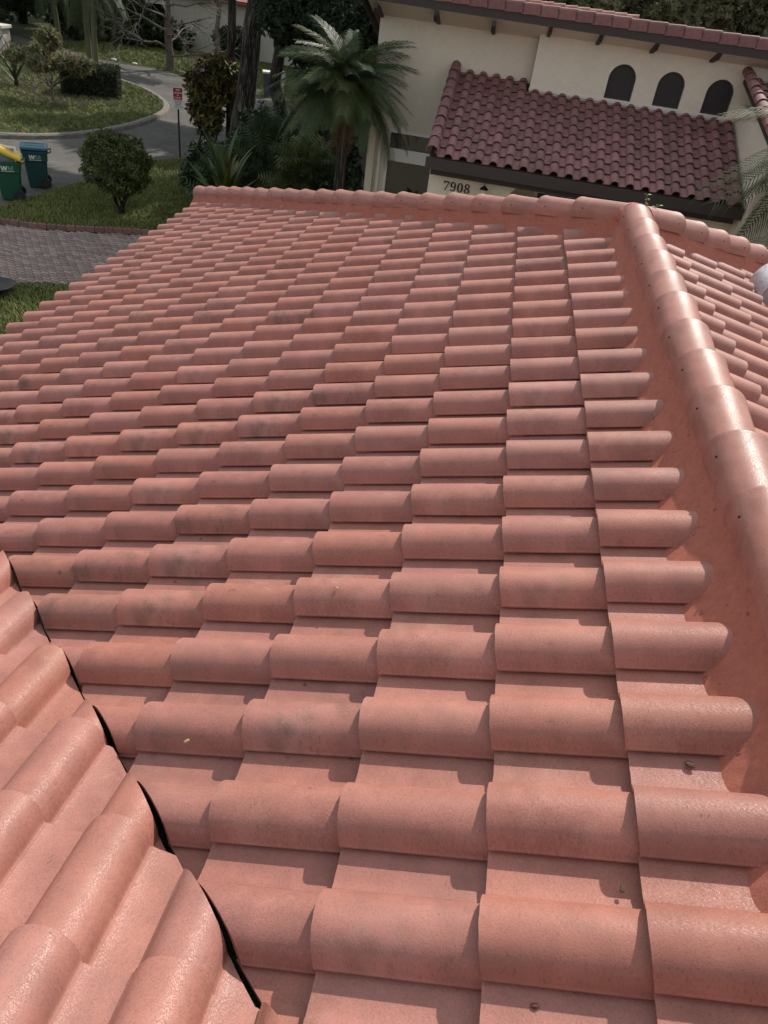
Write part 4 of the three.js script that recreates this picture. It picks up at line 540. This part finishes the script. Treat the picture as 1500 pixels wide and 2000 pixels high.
strapPlant('strap_leaf_plant', 'pale strap leaved plant beside the stone pillar', -23.6, -33.6, 18, 1.5, 0.14, [fm(0.1, 0.12, 0.08), fm(0.07, 0.09, 0.05)], 502, 0.13);
// lobed broad leaf shrubs between road and house
function shrub(label, x, z, cl, geo, pal, seed, cat = 'shrub', name = 'leafy_shrub', mat = glossLeaf) { const t = thing(name, label, cat, x, 0, z); mesh('stem', merge(range(0, 5).map(k => limb(V((k - 2.5) * 0.08, 0, 0), V(Math.cos(k * 2) * 0.5, 1.2, Math.sin(k * 2) * 0.5), 0.04, 0.015, 0.2, seed + k))), bark, t); crown(t, cl, geo, pal, seed, mat, 'foliage'); return t; }
const lobed = (() => { const r = rng(610), gs = []; const pos = []; const tri = (a, b, c) => pos.push(...a, ...b, ...c); for (let q = 0; q < 4; q++) { const a0 = q * 1.6 + r(), c = Math.cos(a0), s = Math.sin(a0), T = (x, z, y) => [x * c - z * s, y, x * s + z * c]; const L0 = 0.5; for (let k = 0; k < 7; k++) { const x = 0.12 + k * 0.06, l = 0.22 * Math.sin(Math.PI * (0.25 + 0.1 * k)), y = 0.05 - 0.25 * x * x; for (const sg of [-1, 1]) tri(T(x, 0, y), T(x + 0.045, 0, y - 0.01), T(x + 0.07, sg * l, y - 0.05)); } tri(T(0, -0.006, 0), T(0, 0.006, 0), T(0.56, 0, -0.03)); } const g = new THREE.BufferGeometry(); g.setAttribute('position', new THREE.Float32BufferAttribute(pos, 3)); g.computeVertexNormals(); return g; })();
shrub('dense shrub of deeply cut dark leaves below the big trunk', -6.9, -18.4, [[0, 1.35, 0, 1.0, 1.0, 0.8, 330], [-0.9, 1.15, 0.1, 0.6, 0.8, 0.6, 150], [0.2, 2.0, -0.2, 0.6, 0.5, 0.6, 120]], lobed, [[0.035, 0.06, 0.022], [0.055, 0.085, 0.03], [0.025, 0.045, 0.018]], 620);
shrub('yellowish green lobed shrub left of the date palm trunk', -5.75, -17.6, [[0, 1.3, 0, 0.7, 0.9, 0.6, 260], [0.1, 1.9, 0, 0.5, 0.4, 0.5, 90]], lobed, [[0.075, 0.1, 0.03], [0.1, 0.115, 0.035], [0.045, 0.07, 0.024]], 630);
shrub('dark feathery shrub in front of the cream house corner', -4.75, -17.4, [[0, 1.2, 0, 0.7, 1.1, 0.7, 420], [-0.3, 0.6, 0.3, 0.7, 0.6, 0.6, 200]], sprigB, G2, 640);
shrub('dark green shrub behind the cut leaf shrubs', -7.4, -20.8, [[0, 1.5, 0, 1.3, 1.3, 0.9, 700], [1.6, 1.5, 0.2, 1.1, 1.2, 0.8, 500]], sprigB, G2, 650);
shrub('croton bush with mottled yellow and dark leaves beside the big trunk', -11.05, -25.6, [[0, 1.9, 0, 0.78, 1.15, 0.7, 620], [0.5, 2.6, -0.1, 0.55, 0.55, 0.5, 180], [0.1, 1.0, 0.1, 0.5, 0.5, 0.5, 140], [0.9, 2.3, -0.4, 0.5, 0.6, 0.5, 140]], leafGeo(0.2, 0.075, 8, 2.2, 660), GY, 661, 'shrub', 'croton_bush');
shrub('dark low shrub at the foot of the neighbouring window', -3.2, -15.6, [[0, 0.9, 0, 0.7, 0.9, 0.4, 320]], sprigB, G2, 670);
shrub('dark ferny shrub at the foot of the two trunks', -8.9, -19.6, [[0, 0.9, 0, 0.8, 0.9, 0.7, 380]], sprigB, G2, 671);
// big trees
function tree(name, label, x, z, o) { const t = thing(name, label, 'tree', x, o.y ?? 0, z, 0, o.group); const top = V(o.lean?.[0] ?? 0, o.h, o.lean?.[1] ?? 0); const parts = [limb(V(0, -0.1, 0), top, o.r, o.r * 0.55, o.bend ?? 0.25, o.seed, 7)]; const cl = []; const r = rng(o.seed + 1); for (let k = 0; k < o.limbs; k++) { const a = k * 2.4 + r(), rad = o.spread * (0.35 + 0.65 * r()), e = V(top.x + Math.cos(a) * rad, o.h + o.rise * (0.1 + r() * 0.9), top.z + Math.sin(a) * rad); const s = V(0, 0, 0).lerp(top, 0.65 + r() * 0.35); parts.push(limb(s, e, o.r * 0.3, 0.03, o.spread * 0.15, o.seed + 20 + k)); cl.push([e.x, e.y, e.z, o.cs * (0.7 + r() * 0.6), o.cs * (0.45 + r() * 0.4), o.cs * (0.7 + r() * 0.6), Math.round(o.leaves / o.limbs)]); } mesh('trunk', merge(parts), o.bark || bark, t); crown(t, [...cl, ...(o.extra || [])], o.geo || sprigC, o.pal || G1, o.seed + 5, o.leaf || leafMat); return t; }
tree('rough_bark_tree', 'tall tree with thick furrowed trunk rising beside the croton bush', -9.8, -25.0, { h: 7.2, r: 0.38, lean: [0.95, 0.2], bend: 0.08, limbs: 12, spread: 4.2, rise: 3.5, cs: 1.5, leaves: 5200, seed: 700, pal: G2 });
tree('dark_trunk_tree', 'slender dark trunk standing left of the thick furrowed trunk', -10.45, -26.2, { h: 7.5, r: 0.17, lean: [0.12, 0], limbs: 8, spread: 3, rise: 3, bend: 0.1, cs: 1.3, leaves: 3000, seed: 720, pal: G2 });
tree('leaning_tree', 'dark leaning tree with forked trunk behind the mailbox', -10.6, -33.5, { h: 5.4, r: 0.3, lean: [-0.6, 0.3], bend: 0.5, limbs: 12, spread: 3.6, rise: 2.4, cs: 1.4, leaves: 6000, seed: 740, pal: G2, extra: [[1.9, 3.5, 0.5, 1.6, 1.2, 1.2, 1100], [2.8, 2.6, 0.8, 1.3, 1.2, 1.0, 900]] });
tree('dense_tree', 'dense dark tree rising behind the date palm', -6.0, -21.6, { h: 4.4, r: 0.22, limbs: 12, spread: 2.0, rise: 2.6, cs: 1.1, leaves: 6000, seed: 760, geo: leafGeo(0.14, 0.05, 9, 2.2, 761), pal: G3, extra: [[0.3, 3.6, 0.2, 1.4, 1.1, 1.0, 1700], [-0.8, 4.4, 0.2, 0.9, 0.8, 0.9, 900], [0.9, 4.9, 0, 0.9, 0.8, 0.9, 900]] });
// bare tangled tree by the far kerb
{ const t = thing('bare_tree', 'bare tangled tree with pale lichen twigs at the far kerb', 'tree', -19.3, 0, -42.6); const r = rng(800), gs = [], tw = []; gs.push(limb(V(0, -0.1, 0), V(0.1, 3.4, 0), 0.24, 0.12, 0.2, 801, 6)); const grow = (a, dir, len, rad, d) => { const b = a.clone().addScaledVector(dir, len); b.y += (r() - 0.55) * len * 0.3; (d < 2 ? gs : tw).push(d < 2 ? limb(a, b, rad, rad * 0.5, len * 0.16, Math.floor(r() * 1e6), 4) : bar(a, b, rad, rad * 0.5, 4)); if (d >= 4) return; const n = d < 2 ? 4 : 3; for (let k = 0; k < n; k++) { const s = a.clone().lerp(b, 0.35 + 0.65 * r()); const nd = dir.clone().add(V((r() - 0.5) * 1.7, (r() - 0.5) * 1.4, (r() - 0.5) * 1.7)).normalize(); grow(s, nd, len * (0.45 + r() * 0.2), rad * 0.45, d + 1); } };
  for (let k = 0; k < 11; k++) { const a = k * 2.4; grow(V(0, 0.7 + k * 0.27, 0), V(Math.cos(a), 0.1 + r() * 0.25, Math.sin(a)).normalize(), 1.7 + r() * 1.1, 0.06, 0); }
  mesh('trunk', merge(gs), greyBark, t); const tm = mesh('twigs', merge(tw), paint(0.26, 0.24, 0.2), t); tm.userData.kind = 'stuff'; }
tree('slim_grey_tree', 'slim pale grey trunk in front of the far white house', -17.6, -45.5, { h: 7, r: 0.14, limbs: 6, spread: 2.2, rise: 2.4, cs: 1.2, leaves: 700, seed: 820, bark: greyBark });
// backdrop trees beyond the island and behind the houses
const bd = [
  [-30.5, -42, 9, 0.42, 'broad dark tree with twin trunks at the far left', 3.6, 2200], [-34, -38, 8, 0.35, 'dark tree standing left of the twin trunk tree', 3.4, 1600], [-33, -52, 9, 0.35, 'dark tree behind the three slim palms on the left', 4.2, 1900], [-26.5, -52, 7, 0.3, 'olive green tree left of the far white house', 3.6, 1900], [-38, -60, 10, 0.4, 'deep dark tree far behind the left palms', 5, 1700], [-27, -66, 10, 0.4, 'tall tree rising behind the far white house roof', 5, 1700], [-18, -68, 10, 0.4, 'tall tree behind the right end of the far house', 5, 1700], [-9.5, -52, 8, 0.35, 'dark tree filling the gap right of the leaning tree', 4.2, 2000], [-4.5, -44, 8.5, 0.35, 'dark tree directly behind the cream house', 4, 2000]];
for (const [x, z, h, r, lab, sp, lv] of bd) tree('backdrop_tree', lab, x, z, { h: h * 0.62, r, limbs: 13, spread: sp, rise: h * 0.5, cs: 1.9, leaves: lv * 3, seed: Math.round(900 - x * 7 - z), pal: [[0.04, 0.055, 0.022], [0.06, 0.075, 0.03], [0.03, 0.045, 0.02]], group: 'backdrop trees', extra: [[0, h * 0.22, 0, sp * 0.7, h * 0.2, sp * 0.6, 1500]] });
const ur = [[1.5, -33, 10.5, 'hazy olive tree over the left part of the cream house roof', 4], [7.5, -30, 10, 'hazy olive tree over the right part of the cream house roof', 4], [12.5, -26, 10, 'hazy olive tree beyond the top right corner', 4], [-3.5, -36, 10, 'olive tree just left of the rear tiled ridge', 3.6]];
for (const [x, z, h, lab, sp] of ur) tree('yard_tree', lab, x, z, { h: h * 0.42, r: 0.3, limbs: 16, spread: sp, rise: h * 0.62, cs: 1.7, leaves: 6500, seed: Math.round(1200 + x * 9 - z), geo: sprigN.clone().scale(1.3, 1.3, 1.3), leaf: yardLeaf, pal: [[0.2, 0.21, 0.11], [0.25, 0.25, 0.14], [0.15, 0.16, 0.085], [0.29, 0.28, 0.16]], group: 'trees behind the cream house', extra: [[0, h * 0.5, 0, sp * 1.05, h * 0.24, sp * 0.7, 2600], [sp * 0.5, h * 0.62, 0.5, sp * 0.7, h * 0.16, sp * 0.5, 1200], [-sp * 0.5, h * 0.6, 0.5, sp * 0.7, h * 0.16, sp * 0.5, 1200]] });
// far hedge bushes along the far house
for (const [k, x, z, rx, ry, lab] of [[0, -22.5, -50.8, 1.6, 0.8, 'dark low bush against the far white wall, left one'], [1, -18.6, -50.9, 1.3, 0.9, 'dark low bush against the far white wall, right one'], [2, -29, -40.5, 2.2, 1.2, 'dark bush mass at the foot of the twin trunks'], [3, -27.5, -48.5, 2.6, 1.5, 'dark bush behind the leftmost slim palm'], [4, -32.5, -46.5, 2.8, 1.6, 'dark bush at the far left behind the pillar'], [5, -24.6, -49.5, 2.0, 1.3, 'dark bush between the slim palms and the far white house']]) shrub(lab, x, z, [[0, ry, 0, rx, ry, 0.8, 1500]], sprigB, G2, 1300 + k * 9, 'bush', 'low_bush', leafMat);
// far house with red tile roof
{ const t = thing('far_house', 'distant pale house with red tiled eave behind the bare tree', 'house', -18, 0, -55); const B = t.position; const wm2 = new THREE.MeshStandardMaterial({ color: L(0.62, 0.58, 0.5), map: stuccoTex, roughness: 0.9 });
  mesh('wall', merge([box(17, 2.9, 0.2, -0.5, 1.45, 3), box(0.2, 2.9, 6, -8.9, 1.45, -0.1), box(0.2, 2.9, 6, 7.9, 1.45, -0.1)]), wm2, t); const red = [paint(0.38, 0.13, 0.11), paint(0.34, 0.12, 0.1)];
  const FH = slopeFrame(V(B.x, 3.05, B.z + 3.7), V(0, SN, -CS), V(0, CS, SN), V(-1, 0, 0)); const rf = mesh('roof', deckGeo([V(-9.5, 3.05, 3.68), V(8.5, 3.05, 3.68), V(8.5, 3.05 + 3.9 * TN, -0.2), V(-9.5, 3.05 + 3.9 * TN, -0.2)], FH, 0.1), red[1], t);
  const list = layTiles(FH, range(0, 3).map(k => k * E), range(-34, 29), -B.x - 0.0, [], { low: true, mat: () => red[0] }).map(q => { q.org.x += 0; return q; }); mergedTiles(list, FH, rf, B);
  mesh('fascia', box(18, 0.2, 0.05, -0.5, 2.93, 3.62), darkWood, t); const win = mesh('window', box(1.4, 1.1, 0.06, -5.8, 1.75, 3.12), white, t); mesh('pane', box(1.25, 0.95, 0.02, -5.8, 1.75, 3.16), glass, win);
  const dr = mesh('arched_door', (() => { const g = new THREE.ExtrudeGeometry(archPath(3.6, 5.0, 0, 2.6, THREE.Shape), { depth: 0.05, bevelEnabled: false }); g.translate(0, 0, 3.1); return g; })(), white, t); mesh('pane', (() => { const g = new THREE.ExtrudeGeometry(archPath(3.75, 4.85, 0.15, 2.45, THREE.Shape), { depth: 0.03, bevelEnabled: false }); g.translate(0, 0, 3.14); return g; })(), paint(0.45, 0.44, 0.38), dr); }
{ // stone pillar at the far left
  const t = thing('gate_pillar', 'pale stone pillar with cap at the far left edge', 'pillar', -26.1, 0.13, -38.2); mesh('shaft', box(0.7, 1.15, 0.7, 0, 0.575, 0), concMat, t).material = paint(0.5, 0.46, 0.4); mesh('cap', new RoundedBoxGeometry(0.9, 0.14, 0.9, 2, 0.02).translate(0, 1.22, 0), paint(0.6, 0.57, 0.5), t); }
{ const t = thing('park_bench', 'pale slatted bench behind the hedge on the island', 'bench', -21.2, 0.13, -36.2, 0.4); t.scale.setScalar(0.75); const wd = paint(0.38, 0.35, 0.28); for (let k = 0; k < 3; k++) mesh('slat', box(1.3, 0.09, 0.03, 0, 0.55 + k * 0.15, -0.2), wd, t); for (let k = 0; k < 3; k++) mesh('seat_slat', box(1.3, 0.03, 0.12, 0, 0.43, -0.1 + k * 0.14), wd, t); for (const [a, b] of [[-0.6, -0.23], [0.6, -0.23], [-0.6, 0.2], [0.6, 0.2]]) mesh('leg', box(0.06, b < 0 ? 0.95 : 0.41, 0.05, a, b < 0 ? 0.475 : 0.205, b - 0.02), wd, t); }
for (const [x, z, s, lab] of [[-22.5, -42.75, 0.13, 'white stone at the far road edge, left one'], [-21.2, -42.5, 0.11, 'white stone at the far road edge, right one']]) { const g = new THREE.IcosahedronGeometry(s, 2); const p = g.attributes.position, nz = noise2(Math.round(-x * 10), 32); for (let k = 0; k < p.count; k++) { const f = 0.8 + 0.4 * nz(p.getX(k) * 12 + 9, p.getY(k) * 12 + p.getZ(k) * 7 + 9); p.setXYZ(k, p.getX(k) * f * 1.3, p.getY(k) * f * 0.6, p.getZ(k) * f); } g.computeVertexNormals(); const m = mesh(numbered('edge_stone'), g, paint(0.6, 0.57, 0.52)); m.position.set(x, 0.05, z); tag(m, lab, 'stone', 'white edge stones'); }
// weed rooted in the mortar where ridge and hips meet
{ const t = thing('mortar_weed', 'tiny green weed sprouting where ridge and hips meet', 'weed', RX + 0.06, RY + 0.07, AZ - 0.1); const ml = [fm(0.16, 0.24, 0.06), fm(0.2, 0.26, 0.08)]; const r = rng(66); mesh('stem', merge([limb(V(0, 0, 0), V(-0.01, 0.11, 0), 0.004, 0.002, 0.01, 1, 3), limb(V(0, 0, 0), V(0.09, 0.05, 0), 0.004, 0.002, 0.01, 2, 3)]), ml[0], t); const lg = leafGeo(0.036, 0.02, 3, 2, 67); for (const p of [[-0.01, 0.11, 0], [-0.005, 0.08, 0.005], [0, 0.05, 0], [0.09, 0.052, 0], [0.06, 0.035, 0], [0.03, 0.03, 0.01]]) { const m = mesh('leaf', lg, ml[r() < 0.5 ? 0 : 1], t); m.position.set(...p); m.rotation.y = r() * 6; } }
// bits of plant litter on the near tiles
{ const onTile = (i, jt, h) => { const x = -(i + 1.72) * E * CS; return V(x, Y0 + x * TN, -jt * W).addScaledVector(FA.N, h); }; const br = [paint(0.12, 0.04, 0.025), paint(0.09, 0.05, 0.03), paint(0.4, 0.3, 0.12)];
  const seeds = [[0.66, -3.42, -0.088, 0.006, 0, 'small dark red seed lying in the pan of a near tile'], [0.12, -2.55, -0.09, 0.006, 1, 'brown seed lying in a pan near the right edge'], [-0.42, -1.42, -0.086, 0.009, 1, 'curled brown leaf bit in the pan near the mortar'], [3.45, -1.35, -0.012, 0.006, 2, 'yellow leaf scrap on a cut tile by the valley'], [2.55, 0.92, -0.008, 0.006, 2, 'yellow leaf scrap on a barrel in the middle']];
  seeds.forEach(([i, j, h, s, m, lab], k) => { const g = new THREE.IcosahedronGeometry(s, 1); const p = g.attributes.position; for (let q = 0; q < p.count; q++) p.setXYZ(q, p.getX(q) * 1.5, p.getY(q) * 0.5, p.getZ(q) * (0.8 + 0.3 * Math.sin(q))); g.computeVertexNormals(); const o = mesh(numbered('plant_litter'), g, br[m]); o.position.copy(onTile(i, j, h)); o.quaternion.copy(FA.q); o.rotateY(k * 1.3); tag(o, lab, 'litter', 'litter on the tiles'); }); }
renderer.render(scene, camera);
